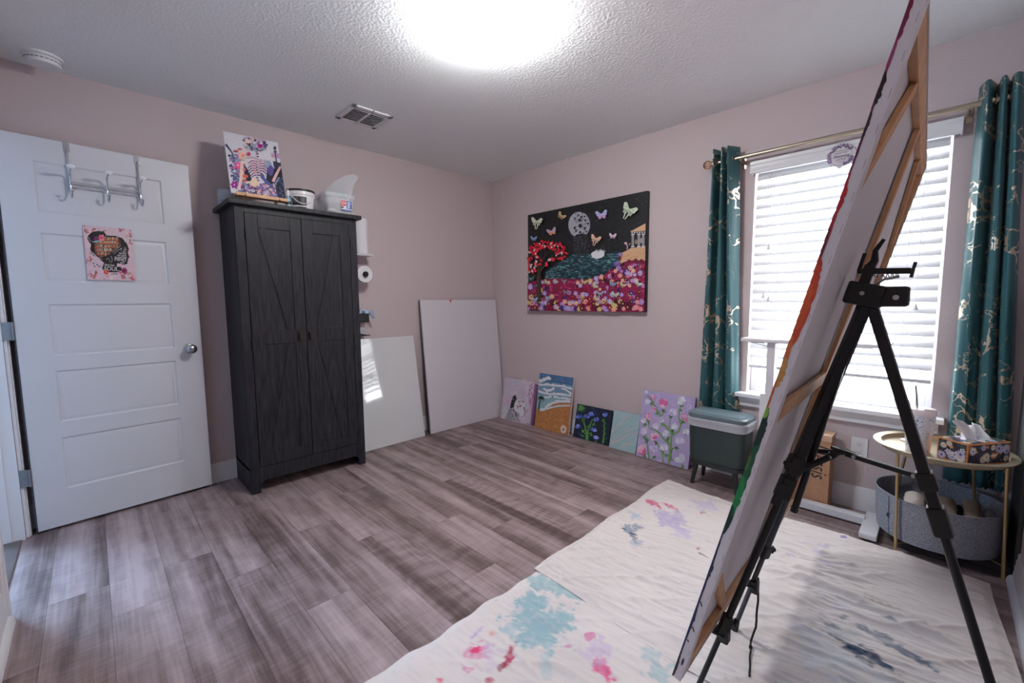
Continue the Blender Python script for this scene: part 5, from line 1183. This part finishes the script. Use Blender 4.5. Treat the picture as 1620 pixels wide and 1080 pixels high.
# dark panel in the corner, made taller to stand in for the curtain's shade
one('panel_and_shade', MB().box(-.36, -.06, -3.688, -3.674, 0, 1.22, .002), plain('panel_shade_grey', (52, 54, 58), .6), 'dark grey flat panel behind the gold side table, its upper part standing in for corner shade', 'panel', origin=(-.2, -3.68, .6))

# ================================================================ tripod easel with the big canvas
M_BLK = plain('black_aluminium', (30, 31, 34), .32, .3); M_BPL = plain('black_plastic', (24, 25, 27), .45); M_SCR = plain('steel_screw', (190, 192, 196), .3, 1.); M_DGR = plain('dark_grey_aluminium', (58, 64, 70), .35, .3)
EH = Vector((-1.69, -3.275, 1.21)); L1, L2, L3 = Vector((-1.87, -2.95, 0)), Vector((-1.50, -2.942, 0)), Vector((-1.69, -3.63, 0))
L1.z = L2.z = .016; L3.z = .012
es = thing('tripod_easel', 'black metal tripod easel holding the huge canvas at the right', 'easel', (-1.69, -3.2, 0))
def at(Lg, s): return EH+(Lg-EH)*s
def beam(mb, a, b_, w_, h_): mb.bar(a, b_, w_, h_, min(w_, h_)*.2); return mb
# legs: upper channel, lower tube, locking collars, foot
def leg(Lg, s_lock, s_low, lever, screws):
    u = (Lg-EH).normalized()
    g = MB(); beam(g, at(Lg, .02), at(Lg, s_lock), .030, .023)
    side = Vector((u.y, -u.x, 0)).normalized()
    ob = obj('leg', g, M_BLK, es, 30)
    lo = MB(); lo.tube([at(Lg, s_lock-.02), at(Lg, s_low)], .0095, 14); obj('lower_tube', lo, M_BLK if Lg is not L2 else M_DGR, ob)
    lo = MB(); lo.tube([at(Lg, s_low-.01), at(Lg, .985)], .0075, 14); obj('lowest_tube', lo, M_DGR if Lg is L2 else M_BLK, ob)
    ft = MB(); q = at(Lg, .985); ft.tube([at(Lg, .965), q, at(Lg, 1.0)], [.0095, .012, .016], 16); obj('rubber_foot', ft, M_BPL, ob)
    return ob, u, side
o1, u1, s1 = leg(L1, .43, .79, 1, 1); o2, u2, s2 = leg(L2, .405, .70, 1, 1); o3, u3, s3 = leg(L3, .43, 1., 1, 1)
def collar(par, Lg, s, ln, w_, name='collar'):
    g = MB(); c_ = at(Lg, s); u = (Lg-EH).normalized(); beam(g, c_-u*ln/2, c_+u*ln/2, w_, w_*.9); return obj(name, g, M_BPL, par, 30)
def knob(par, p, d, r=.008, l=.022):
    d = Vector(d).normalized(); g = MB(); g.tube([p, p+d*l*.5], r*.45, 10); g.tube([p+d*l*.45, p+d*l], r, 10); g.bar(p+d*l*.72-Vector((0, 0, r*1.6)), p+d*l*.72+Vector((0, 0, r*1.6)), .005, .006, .001, up=d); return obj('wing_knob', g, M_BPL, par)
# leg one (nearest the camera)
collar(o1, L1, .375, .05, .040); knob(o1, at(L1, .372)+Vector((-.018, .006, .005)), (-1, .35, .1))
cc = collar(o1, L1, .43, .065, .038, 'lever_lock'); obj('lock_lever', MB().bar(at(L1, .415)+Vector((-.026, .004, 0)), at(L1, .465)+Vector((-.026, .004, 0)), .012, .02, .003), M_BPL, cc)
collar(o1, L1, .785, .06, .030); knob(o1, at(L1, .785)+Vector((.012, -.012, 0)), (.9, -.4, .05))
# leg two (far)
collar(o2, L2, .375, .045, .036); knob(o2, at(L2, .355)+Vector((.018, -.004, 0)), (1, -.2, .05))
collar(o2, L2, .41, .05, .032, 'lever_lock'); collar(o2, L2, .69, .05, .028); knob(o2, at(L2, .69)+Vector((.012, -.008, 0)), (1, -.4, 0)); 
# leg three (right, rear)
collar(o3, L3, .365, .045, .040); cc = collar(o3, L3, .44, .07, .040, 'lever_lock'); obj('lock_lever', MB().bar(at(L3, .425)+Vector((.028, -.004, 0)), at(L3, .468)+Vector((.028, -.004, 0)), .012, .02, .003), M_BPL, cc)
# head
hd = MB(); hd.box(-.030, .030, -.030, .045, -.028, .028, .006, Matrix.Translation(EH) @ Matrix.Rotation(.25, 4, 'X'))
hd.box(-.024, .024, -.075, -.02, -.028, .02, .006, Matrix.Translation(EH))
obj('easel_head', hd, M_BPL, es)
obj('head_bolts', MB().lathe([(.006, -.026), (.006, .026)], 12, Matrix.Translation(EH+Vector((0, -.052, -.006))) @ Matrix.Rotation(PI/2, 4, 'Y')).lathe([(.005, -.034), (.005, .034)], 12, Matrix.Translation(EH+Vector((0, .01, .005))) @ Matrix.Rotation(PI/2, 4, 'Y')), M_SCR, es)
CN = Vector((.0271, -.968, -.2487))     # direction from the picture's face to its back
CU = Vector((.0070, -.2438, .9698)).normalized()
cl_ = MB(); hp = EH+Vector((0, .012, .026))
cl_.bar(hp, hp+CU*.05, .026, .022, .003); cl_.bar(hp+CU*.035+Vector((0, .022, 0)), hp+CU*.035+Vector((0, -.078, -.004)), .022, .014, .003)
cl_.bar(hp+CU*.035+Vector((0, -.078, -.020)), hp+CU*.035+Vector((0, -.084, .016)), .022, .006, .001)
cl_.tube([hp+CU*.045, hp+CU*.06+Vector((0, -.004, 0)), hp+CU*.085+Vector((0, .002, 0)), hp+CU*.112+Vector((0, -.006, 0))], [.011, .0085, .006, .004], 10)
cl_.tube([hp+CU*.036+Vector((0, .02, 0)), hp+CU*.07+Vector((0, .018, .01))], .004, 8)
cc = obj('picture_clamp', cl_, M_BPL, es)
sp_ = MB(); sp_.tube([hp+CU*.022+Vector((.0*math.cos(k*.9)+.006*math.cos(k*.9), -.012-.0012*k, .006*math.sin(k*.9))) for k in range(40)], .0012, 5)
sp_.tube([hp+Vector((0, -.02, .0)), hp+Vector((0, -.04, .012)), hp+Vector((0, -.066, .018))], .003, 8)
obj('clamp_spring', sp_, M_SCR, cc)
# mast hanging between the legs
ms = MB(); mb_ = Vector((-1.69, -3.146, .617)); beam(ms, EH+Vector((0, .012, -.02)), mb_, .020, .016); ob = obj('mast', ms, M_BLK, es); ms = MB(); ms.tube([mb_, mb_+(mb_-EH).normalized()*.014], [.011, .009], 12); obj('mast_cap', ms, M_BPL, ob)
# spreader
hub = Vector((-1.66, -3.235, .792))
hb = MB(); hb.tube([hub+Vector((-.03, .012, -.006)), hub+Vector((0, 0, .004)), hub+Vector((.012, -.03, -.004))], [.008, .009, .008], 10); hb.ball(hub, .012, 14, 8, (1, 1, .6)); hb.bar(hub+Vector((-.012, .02, .012)), hub+Vector((.004, -.05, -.004)), .012, .008, .002)
sp_ = obj('spreader_hub', hb, M_BPL, es)
for Lg, s, dx in ((L1, .385, (.016, -.012, -.006)), (L2, .372, (.006, -.014, 0)), (L3, .365, (.0, .018, .006))):
    e0 = at(Lg, s)+Vector(dx); dd = (e0-hub).normalized(); g = MB(); beam(g, hub+dd*.012, e0, .014, .012); a_ = obj('spreader_arm', g, M_BPL, es)
    g = MB(); g.lathe([(.0045, -.009), (.0045, .009)], 10, Matrix.Translation(e0-dd*.006) @ Matrix.Rotation(PI/2, 4, 'Y')); g.lathe([(.0045, -.009), (.0045, .009)], 10, Matrix.Translation(hub+dd*.03) @ Matrix.Rotation(PI/2, 4, 'Y')); obj('arm_bolts', g, M_SCR, a_)
# canvas supports on the two front legs
for Lg, par in ((L1, o1), (L2, o2)):
    c_ = at(Lg, .785); t_ = MB(); back = Vector((0, .012, .0)); z_ = .2465
    cp = Vector((c_.x, 0, 0)); y0_ = c_.y
    t_.box(c_.x-.02, c_.x+.02, y0_-.004, y0_+.064, .2395, .2455, .001); t_.box(c_.x-.02, c_.x+.02, y0_+.058, y0_+.064, .2395, .27, .001); t_.box(c_.x-.014, c_.x+.014, y0_-.012, y0_+.012, .22, .262, .003)
    obj('canvas_support', t_, M_BPL, par)
# strap cord hanging from the far leg
g = MB(); p0 = at(L2, .80)+Vector((.014, -.01, .01)); pts = [p0, p0+Vector((.002, -.003, -.06)), p0+Vector((-.001, -.002, -.12)), p0+Vector((.001, -.0, -.18)), Vector((-1.535, -3.008, .034)), Vector((-1.56, -3.016, .028)), Vector((-1.60, -3.026, .028)), Vector((-1.68, -3.048, .028))]
fine = []
for i in range(len(pts)-1):
    for k in range(5): fine.append(pts[i].lerp(pts[i+1], k/5)+Vector((.003*math.sin(i*5+k*1.3), 0, 0)))
fine.append(pts[-1]); g.tube(fine, .0034, 6); g.ball(fine[24], .006, 10, 6, (1, 1, 1.6))
obj('carry_cord', g, plain('black_cord', (22, 22, 24), .8), es)

# the huge canvas seen almost edge-on from behind
CO = Vector((-2.089, -2.983, .262)); CYAW, CTILT = math.radians(1.73), math.radians(14.12); CW, CHh, CTk = 1.28, 1.48, .020
hc = thing('stretched_canvas', 'huge stretched canvas seen from behind on the tripod easel, paint dripped over its edge', 'canvas', tuple(CO), (CTILT, 0, CYAW))
# local frame: x along the bottom, z up the picture, face towards +y, back towards -y
M_WOOD = plain('stretcher_pine', (200, 152, 108), .6, var=.16, vscale=14); M_RAW = plain('canvas_cloth', (222, 217, 220), .75, bump=(420, .12, .0006))
BWd = .042
def bars():
    m_ = MB(); t0, t1 = -CTk+.001, -.0035
    return t0, t1
t0, t1 = bars()
for q in ((BWd*.2, CW-BWd*.2, .002, BWd), (BWd*.2, CW-BWd*.2, CHh-BWd, CHh-.002)):
    obj('stretcher_bar', MB().box(q[0], q[1], t0, t1, q[2], q[3], .001), M_WOOD, hc, local=True)
for q in ((.002, BWd), (CW-BWd, CW-.002)):
    obj('stretcher_bar', MB().box(q[0], q[1], t0, t1, BWd, CHh-BWd, .001), M_WOOD, hc, local=True)
obj('centre_brace', MB().box(CW/2-.021, CW/2+.021, t0, t1-.004, BWd, CHh-BWd, .001), M_WOOD, hc, local=True)
for a_, b_ in (((.30, CHh-BWd), (BWd, CHh-.30)), ((.30, BWd), (BWd, .30)), ((CW-.30, CHh-BWd), (CW-BWd, CHh-.30)), ((CW-.30, BWd), (CW-BWd, .30))):
    obj('corner_brace', MB().bar((a_[0], (t0+t1)/2, a_[1]), (b_[0], (t0+t1)/2, b_[1]), .03, abs(t1-t0)-.004, .001, up=(0, 1, 0)), M_WOOD, hc, local=True)
obj('cross_brace', MB().box(BWd, CW-BWd, t0, t1-.006, .70, .742, .001), M_WOOD, hc, local=True)
obj('canvas_sheet', MB().box(0, CW, -.003, 0, 0, CHh, .0008), M_RAW, hc, local=True)
# wrapped sides with folds stapled onto the back
fold = .017
w_ = MB()
w_.box(-.0015, 0, -CTk-.0012, 0, 0, CHh); w_.box(CW, CW+.0015, -CTk-.0012, 0, 0, CHh); w_.box(0, CW, -CTk-.0012, 0, -.0015, 0); w_.box(0, CW, -CTk-.0012, 0, CHh, CHh+.0015)
w_.box(-.0015, fold+.016, -CTk-.0014, -CTk, 0, CHh); w_.box(CW-fold, CW+.0015, -CTk-.0014, -CTk, 0, CHh)
obj('wrapped_edge', w_, M_RAW, hc, 0, local=True)
# paint dripped round the near edge
A = Art(CTk+.001, CHh, [(0, 0), (24, 0), (24, 1000), (0, 1000)], 0)
def drip(y0, y1, col, wmax, wmin=3, n=14):
    P = [(0, y0)]
    for k in range(n+1): P.append((wmin+(wmax-wmin)*(math.sin(PI*k/n)**.5)*random.uniform(.55, 1), y0+(y1-y0)*k/n))
    P.append((0, y1)); A.poly(P, col)
drip(0, 300, (140, 56, 106), 4, 2, 40); drip(0, 50, (120, 30, 70), 9); drip(45, 85, (150, 60, 110), 6); drip(78, 116, (30, 26, 34), 10, 2); drip(110, 200, (110, 44, 84), 5, 2, 20); drip(120, 150, (50, 36, 50), 6)
drip(185, 300, (176, 52, 66), 7, 3, 20); drip(200, 235, (186, 40, 52), 10, 3); drip(255, 310, (110, 44, 60), 5, 3); drip(290, 345, (190, 56, 42), 15, 4)
drip(300, 412, (206, 74, 40), 20, 7, 18); drip(325, 385, (214, 92, 46), 15, 6); drip(395, 470, (212, 116, 58), 11, 4); drip(425, 470, (206, 150, 84), 16, 4); drip(455, 512, (200, 100, 52), 5, 2)
drip(500, 708, (26, 90, 60), 17, 7, 20); drip(512, 560, (18, 52, 46), 17, 6); drip(610, 680, (20, 140, 74), 17, 6); drip(660, 712, (26, 54, 56), 11, 4); drip(500, 516, (130, 180, 70), 10, 4); drip(575, 600, (70, 110, 60), 8, 4)
drip(705, 1000, (38, 54, 94), 6, 3, 34); drip(760, 800, (36, 50, 80), 10, 2); drip(850, 905, (34, 40, 90), 9, 3); drip(950, 1000, (32, 30, 56), 8, 3); A.ell(14, 962, 3, 8, (44, 34, 90)); A.stroke([(8, 890), (16, 897)], 3, (70, 50, 60)); A.stroke([(6, 840), (13, 846)], 3, (36, 46, 70)); A.stroke([(6, 918), (12, 920)], 3, (40, 46, 90))
for k in range(26): y_ = 20+k*38; A.stroke([(20.5, y_), (20.8, y_+11)], .8, (150, 140, 160))
e_ = A.build('edge_paint', hc, label='runs of paint down the near edge')
for v_ in e_.data.vertices: x_, y_, z_ = v_.co; v_.co = (-.0018+y_*.2, -x_+.0004, z_)
# painted face of the canvas, turned away from the window-side camera
A = Art(CW, CHh, [(0, 0), (1000, 0), (1000, 1000), (0, 1000)], 0, bg=(206, 130, 84))
for k in range(260):
    x, y = random.uniform(20, 980), random.uniform(20, 980); cs = [(150, 60, 110), (200, 60, 60)] if y < 400 else [(206, 90, 50), (214, 140, 80)] if y < 680 else [(28, 110, 66), (40, 80, 60)] if y < 830 else [(40, 56, 110), (50, 80, 130)]
    A.ell(x, y, random.uniform(30, 80), random.uniform(14, 34), random.choice(cs), random.uniform(-.3, .3), 10, .5)
e_ = A.build('painted_face', hc)
for v_ in e_.data.vertices: x_, y_, z_ = v_.co; v_.co = (CW-x_, -y_+.0002, z_)
sp_ = MB(); 
for x_, z_ in ((CW-.012, .86), (CW-.014, .60), (CW-.012, .52)): sp_.lathe([(.011, 0), (.008, .0008)], 9, Matrix.Translation((x_, -CTk-.0018, z_)) @ Matrix.Rotation(PI/2, 4, 'X'))
obj('paint_spots', sp_, plain('red_paint', (176, 48, 44), .4), hc, 0, local=True, label='red paint spots')

# ================================================================ drop cloths
def drop_cloth(name, label, outline, res, zbase, stains, seed, ridges=(), amp=.006, hem=True):
    """outline: function(u, v) -> (x, y) on the floor; stains: (x, y, rx, ry, rot, colour, strength)"""
    nu, nv = res; U, V = np.meshgrid(np.linspace(0, 1, nu), np.linspace(0, 1, nv), indexing='ij')
    X, Y = outline(U, V)
    rng = np.random.RandomState(seed)
    def vn(x, y):
        xi = np.floor(x).astype(int); yi = np.floor(y).astype(int); xf = x-xi; yf = y-yi; tab = rng_tab
        h = lambda a, b: tab[(a*73+b*179+a*b*7) % 4096]
        sx = xf*xf*(3-2*xf); sy = yf*yf*(3-2*yf)
        return (h(xi, yi)*(1-sx)+h(xi+1, yi)*sx)*(1-sy)+(h(xi, yi+1)*(1-sx)+h(xi+1, yi+1)*sx)*sy
    rng_tab = rng.rand(4096)
    wx = X+.05*vn(X*3+9, Y*3)+.14*Y; wy = Y+.05*vn(X*3, Y*3+5)
    Z = np.zeros_like(X)
    for sx, sy, a in ((9, 1.8, .55), (21, 3.4, .7), (42, 7, .5), (27, 15, .4), (70, 14, .25)):
        n_ = vn(wx*sx+31, wy*sy+17); Z += a*(1-np.abs(2*n_-1))**2.2
    wx2 = X*.7+Y*.7; wy2 = -X*.7+Y*.7
    Z += .8*(1-np.abs(2*vn(wx2*14+3, wy2*3.5)-1))**3.5
    Z = amp*Z
    for (ax, ay, bx_, by_, wd, hgt) in ridges:
        d = np.array([bx_-ax, by_-ay]); L_ = np.hypot(*d); d /= L_; px, py = X-ax, Y-ay; s = px*d[0]+py*d[1]; t = -px*d[1]+py*d[0]
        t = t+.014*(vn(s*8+50, s*0+1)-.5)
        prof = np.where(t > 0, np.exp(-(t/(wd*.45))**2), np.exp(-(t/wd)**2))
        Z += hgt*prof*np.clip(s/.12, 0, 1)*np.clip((L_-s)/.15, 0, 1)
    edge = np.minimum(np.minimum(U, 1-U)*nu, np.minimum(V, 1-V)*nv)
    Z *= np.clip(edge/6, .25, 1)
    Z += zbase
    base = np.array(lin((221, 213, 210))); col = np.ones(X.shape+(3,))*base
    mot = .93+.12*vn(X*5, Y*5); col *= mot[..., None]
    for (sx, sy, rx, ry, rot, c, st_) in stains:
        dx, dy = X-sx, Y-sy; ca, sa_ = math.cos(rot), math.sin(rot); a = (dx*ca+dy*sa_)/rx; b_ = (-dx*sa_+dy*ca)/ry; d = np.sqrt(a*a+b_*b_)
        n_ = .42*vn(X*24+sx*50, Y*24)+.33*vn(X*60, Y*60+sy*9)+.25*vn(X*150+3, Y*90)
        m_ = np.clip((1.05-d+(n_-.5)*2.3)*3.2, 0, 1)*st_*(.72+.28*np.clip((vn(X*90, Y*60+7)-.25)*2.5, 0, 1)); m_ = np.where(d > 2, 0, m_)
        col = col*(1-m_[..., None])+np.array(lin(c))*m_[..., None]
    me = bpy.data.meshes.new(name); nvt = nu*nv; co = np.stack([X, Y, Z], -1).reshape(-1, 3)
    bot = co.copy(); bot[:, 2] -= .0022
    I, J = np.meshgrid(np.arange(nu-1), np.arange(nv-1), indexing='ij'); q0 = (I*nv+J).ravel(); quads = np.stack([q0, q0+nv, q0+nv+1, q0+1], -1)
    ring = list(range(0, nv))+[i*nv+nv-1 for i in range(1, nu)]+[(nu-1)*nv+j for j in range(nv-2, -1, -1)]+[i*nv for i in range(nu-2, 0, -1)]
    r0 = np.array(ring); r1 = np.roll(r0, -1); side = np.stack([r0, r1, r1+nvt, r0+nvt], -1)
    faces = np.concatenate([quads, quads[:, ::-1]+nvt, side])
    me.from_pydata(np.concatenate([co, bot]).tolist(), [], faces.tolist()); 
    ca_ = me.color_attributes.new('paint', 'FLOAT_COLOR', 'POINT'); cc_ = np.ones((2*nvt, 4), np.float32); cc_[:nvt, :3] = col.reshape(-1, 3); cc_[nvt:, :3] = base; ca_.data.foreach_set('color', cc_.ravel())
    for p_ in me.polygons: p_.use_smooth = True
    me.set_sharp_from_angle(angle=math.radians(60))
    mt = MATS.get('drop_cloth')
    if mt is None:
        mt, nt, bs = new_mat('drop_cloth_canvas'); MATS['drop_cloth'] = mt; at_ = node(nt, 'ShaderNodeVertexColor'); at_.layer_name = 'paint'; nt.links.new(at_.outputs['Color'], bs.inputs['Base Color']); setp(bs, Roughness=.9); bs.inputs['Specular IOR Level'].default_value = .2
        v = coord(nt); nz = node(nt, 'ShaderNodeTexNoise'); nz.inputs['Scale'].default_value = 320; nt.links.new(v, nz.inputs['Vector']); add_bump(nt, bs, nz.outputs['Fac'], .2, .001)
    me.materials.append(mt); ob = bpy.data.objects.new(name, me); C.objects.link(ob); return tag(ob, label, 'drop cloth')
PK, MG, LV, TL, NB, GB = (206, 74, 130), (176, 30, 82), (178, 166, 204), (150, 182, 190), (44, 68, 98), (120, 138, 160)
def outA(U, V):
    x = -1.745+(1.745-.425)*U+.012*np.sin(V*9+1)*(U < .5)-.02*np.sin(V*7)*U; y = -2.185-(3.62-2.185)*V+.012*np.sin(U*17)*(1-V)*.6+.014*np.sin(U*6+2)*V
    x = x-.04*V*(1-U)-.03*V*U+.03*(1-V)**8*U; y = y+.02*U*(1-V)-.03*(1-U)*V; return x, y
stA = [(-.80, -2.26, .055, .028, 1.2, PK, .85), (-.765, -2.37, .05, .022, 1.3, PK, .8), (-.90, -2.43, .12, .07, .5, LV, .75), (-.99, -2.53, .07, .05, .4, (196, 184, 214), .8), (-1.15, -2.33, .05, .045, 0, GB, .8), (-1.20, -2.36, .06, .03, 1., NB, .75), (-1.02, -2.27, .05, .03, .5, (160, 182, 206), .7), (-.62, -2.50, .07, .06, 0, (196, 188, 216), .7), (-1.25, -2.42, .05, .03, 1.2, (150, 164, 186), .5), (-1.12, -2.685, .03, .008, 1.2, (52, 56, 66), .8), (-1.085, -2.65, .012, .01, 0, MG, .8), (-.72, -2.53, .02, .012, 0, MG, .6),
       (-.67, -3.0, .012, .05, .3, LV, .85), (-.62, -3.07, .02, .035, .3, (176, 166, 200), .7), (-.72, -3.06, .03, .03, 0, (196, 190, 216), .6), (-.83, -2.97, .02, .02, 0, LV, .7), (-.49, -3.12, .014, .012, 0, (130, 110, 180), .8), (-.80, -3.10, .02, .03, 0, (190, 186, 210), .6),
       (-1.29, -3.235, .022, .07, -.35, NB, .9), (-1.335, -3.27, .018, .045, -.3, (30, 58, 90), .9), (-1.28, -3.295, .016, .04, -.3, (34, 60, 90), .9), (-1.315, -3.33, .02, .05, -.4, NB, .9), (-1.20, -3.385, .02, .07, -.35, (60, 84, 112), .8), (-1.17, -3.30, .03, .08, -.35, (116, 130, 144), .75), (-1.22, -3.19, .022, .03, 0, (70, 80, 90), .7), (-1.25, -3.21, .05, .07, -.3, (170, 180, 190), .5), (-1.08, -3.2, .03, .05, 0, (196, 196, 214), .5), (-1.05, -3.33, .02, .03, 0, (80, 98, 116), .7), (-1.42, -3.22, .08, .09, 0, (196, 204, 212), .5), (-1.34, -3.12, .05, .05, .4, (190, 194, 206), .5), (-1.5, -3.4, .12, .1, 0, (200, 206, 212), .5)]
drop_cloth('drop_cloth', 'paint-stained white drop cloth spread under the easel, the upper layer', outA, (270, 280), .0095, stA, 3, ridges=((-.98, -2.90, -1.02, -3.55, .035, .022), (-.63, -2.93, -.80, -3.30, .03, .012), (-.78, -2.82, -.93, -3.12, .03, .010)), amp=.0095)
def outB(U, V):
    x = -2.95+(2.95-1.62)*U+.01*np.sin(V*8); y = -2.195-(3.60-2.195)*V+.006*np.sin(U*21)*(1-V)+.005*np.sin(U*47)*(1-V); return x, y
stB = [(-1.945, -2.40, .10, .12, .3, TL, .95), (-1.90, -2.32, .06, .06, 0, TL, .9), (-2.02, -2.47, .06, .05, 0, TL, .9), (-1.88, -2.47, .05, .05, .4, TL, .7), (-1.77, -2.30, .04, .14, .2, (152, 184, 190), .9), (-2.05, -2.36, .04, .03, 0, (160, 190, 198), .7), (-2.07, -2.55, .05, .025, .8, (170, 196, 202), .6), (-2.22, -2.375, .05, .045, .4, (214, 130, 172), .8), (-2.20, -2.35, .02, .012, 0, (226, 60, 110), .9), (-2.145, -2.45, .045, .016, .5, MG, .9), (-2.20, -2.46, .02, .012, .5, (150, 24, 64), .8), (-1.88, -2.585, .025, .02, 0, (220, 84, 140), .9), (-1.955, -2.69, .05, .025, .9, (220, 84, 140), .9), (-1.915, -2.63, .06, .05, .5, (200, 180, 212), .65), (-2.15, -2.29, .05, .01, .2, (196, 170, 206), .8), (-2.12, -2.33, .012, .012, 0, (224, 160, 150), .8), (-2.36, -2.36, .02, .014, 0, (226, 60, 110), .8), (-2.25, -2.47, .015, .012, 0, MG, .8), (-1.85, -2.84, .06, .05, .3, (166, 192, 198), .8), (-1.80, -2.78, .04, .03, .3, (170, 194, 200), .6), (-1.97, -2.56, .015, .012, 0, (200, 120, 170), .7), (-2.19, -2.40, .06, .03, .8, (206, 186, 212), .5)]
drop_cloth('drop_cloth', 'paint-stained white drop cloth at the bottom edge, tucked under the other cloth', outB, (260, 270), .0028, stB, 11, ridges=((-2.1, -2.24, -2.14, -2.7, .012, .007), (-1.93, -2.23, -1.95, -2.9, .012, .004)), amp=.006)
# ================================================================ light, sky and camera
W = bpy.data.worlds.new('sky'); bpy.context.scene.world = W; W.use_nodes = True
bg = W.node_tree.nodes['Background']; bg.inputs['Color'].default_value = (.93, .97, 1.0, 1); bg.inputs['Strength'].default_value = SKY
def area(name, loc, target, sx, sy, power, col=(1, 1, 1), portal=False):
    l = bpy.data.lights.new(name, 'AREA'); l.shape = 'RECTANGLE'; l.size = sx; l.size_y = sy; l.energy = power; l.color = col
    o = bpy.data.objects.new(name, l); C.objects.link(o); o.location = loc
    o.rotation_euler = (Vector(target)-Vector(loc)).to_track_quat('-Z', 'Y').to_euler()
    if portal: l.cycles.is_portal = True
    return o
area('window_portal', (.13, (WY0+WY1)/2, (WZ0+WZ1)/2), (-1, (WY0+WY1)/2, (WZ0+WZ1)/2), .88, 1.47, 1, portal=True)
area('hall_window_light', (-4.5, .95, 1.55), (-3.1, -1.1, .1), .7, 1.0, HALL, (.42, .68, 1.0))

cam = bpy.data.cameras.new('camera'); co = bpy.data.objects.new('camera', cam); C.objects.link(co)
cam.sensor_fit = 'HORIZONTAL'; cam.sensor_width = 36; cam.lens = 36*678.03/1620; cam.clip_start = .02
yaw, pitch, roll = 7.94371512e-01, -9.30145762e-02, -8.37069759e-03
f = Vector((math.cos(pitch)*math.cos(yaw), math.cos(pitch)*math.sin(yaw), math.sin(pitch))); r = Vector((math.sin(yaw), -math.cos(yaw), 0)); u = r.cross(f)
c_, s_ = math.cos(roll), math.sin(roll); R, U = c_*r+s_*u, -s_*r+c_*u
co.matrix_world = Matrix(((R.x, U.x, -f.x, -3.07171), (R.y, U.y, -f.y, -3.41649), (R.z, U.z, -f.z, 1.202087), (0, 0, 0, 1)))
S = bpy.context.scene; S.camera = co
S.view_settings.view_transform = 'Standard'; S.view_settings.look = 'None'; S.view_settings.gamma = 1; S.view_settings.use_curve_mapping = False
S.view_settings.exposure = EXPO
S.cycles.max_bounces = 8; S.cycles.transparent_max_bounces = 16; S.cycles.use_denoising = True; S.cycles.sample_clamp_indirect = 6
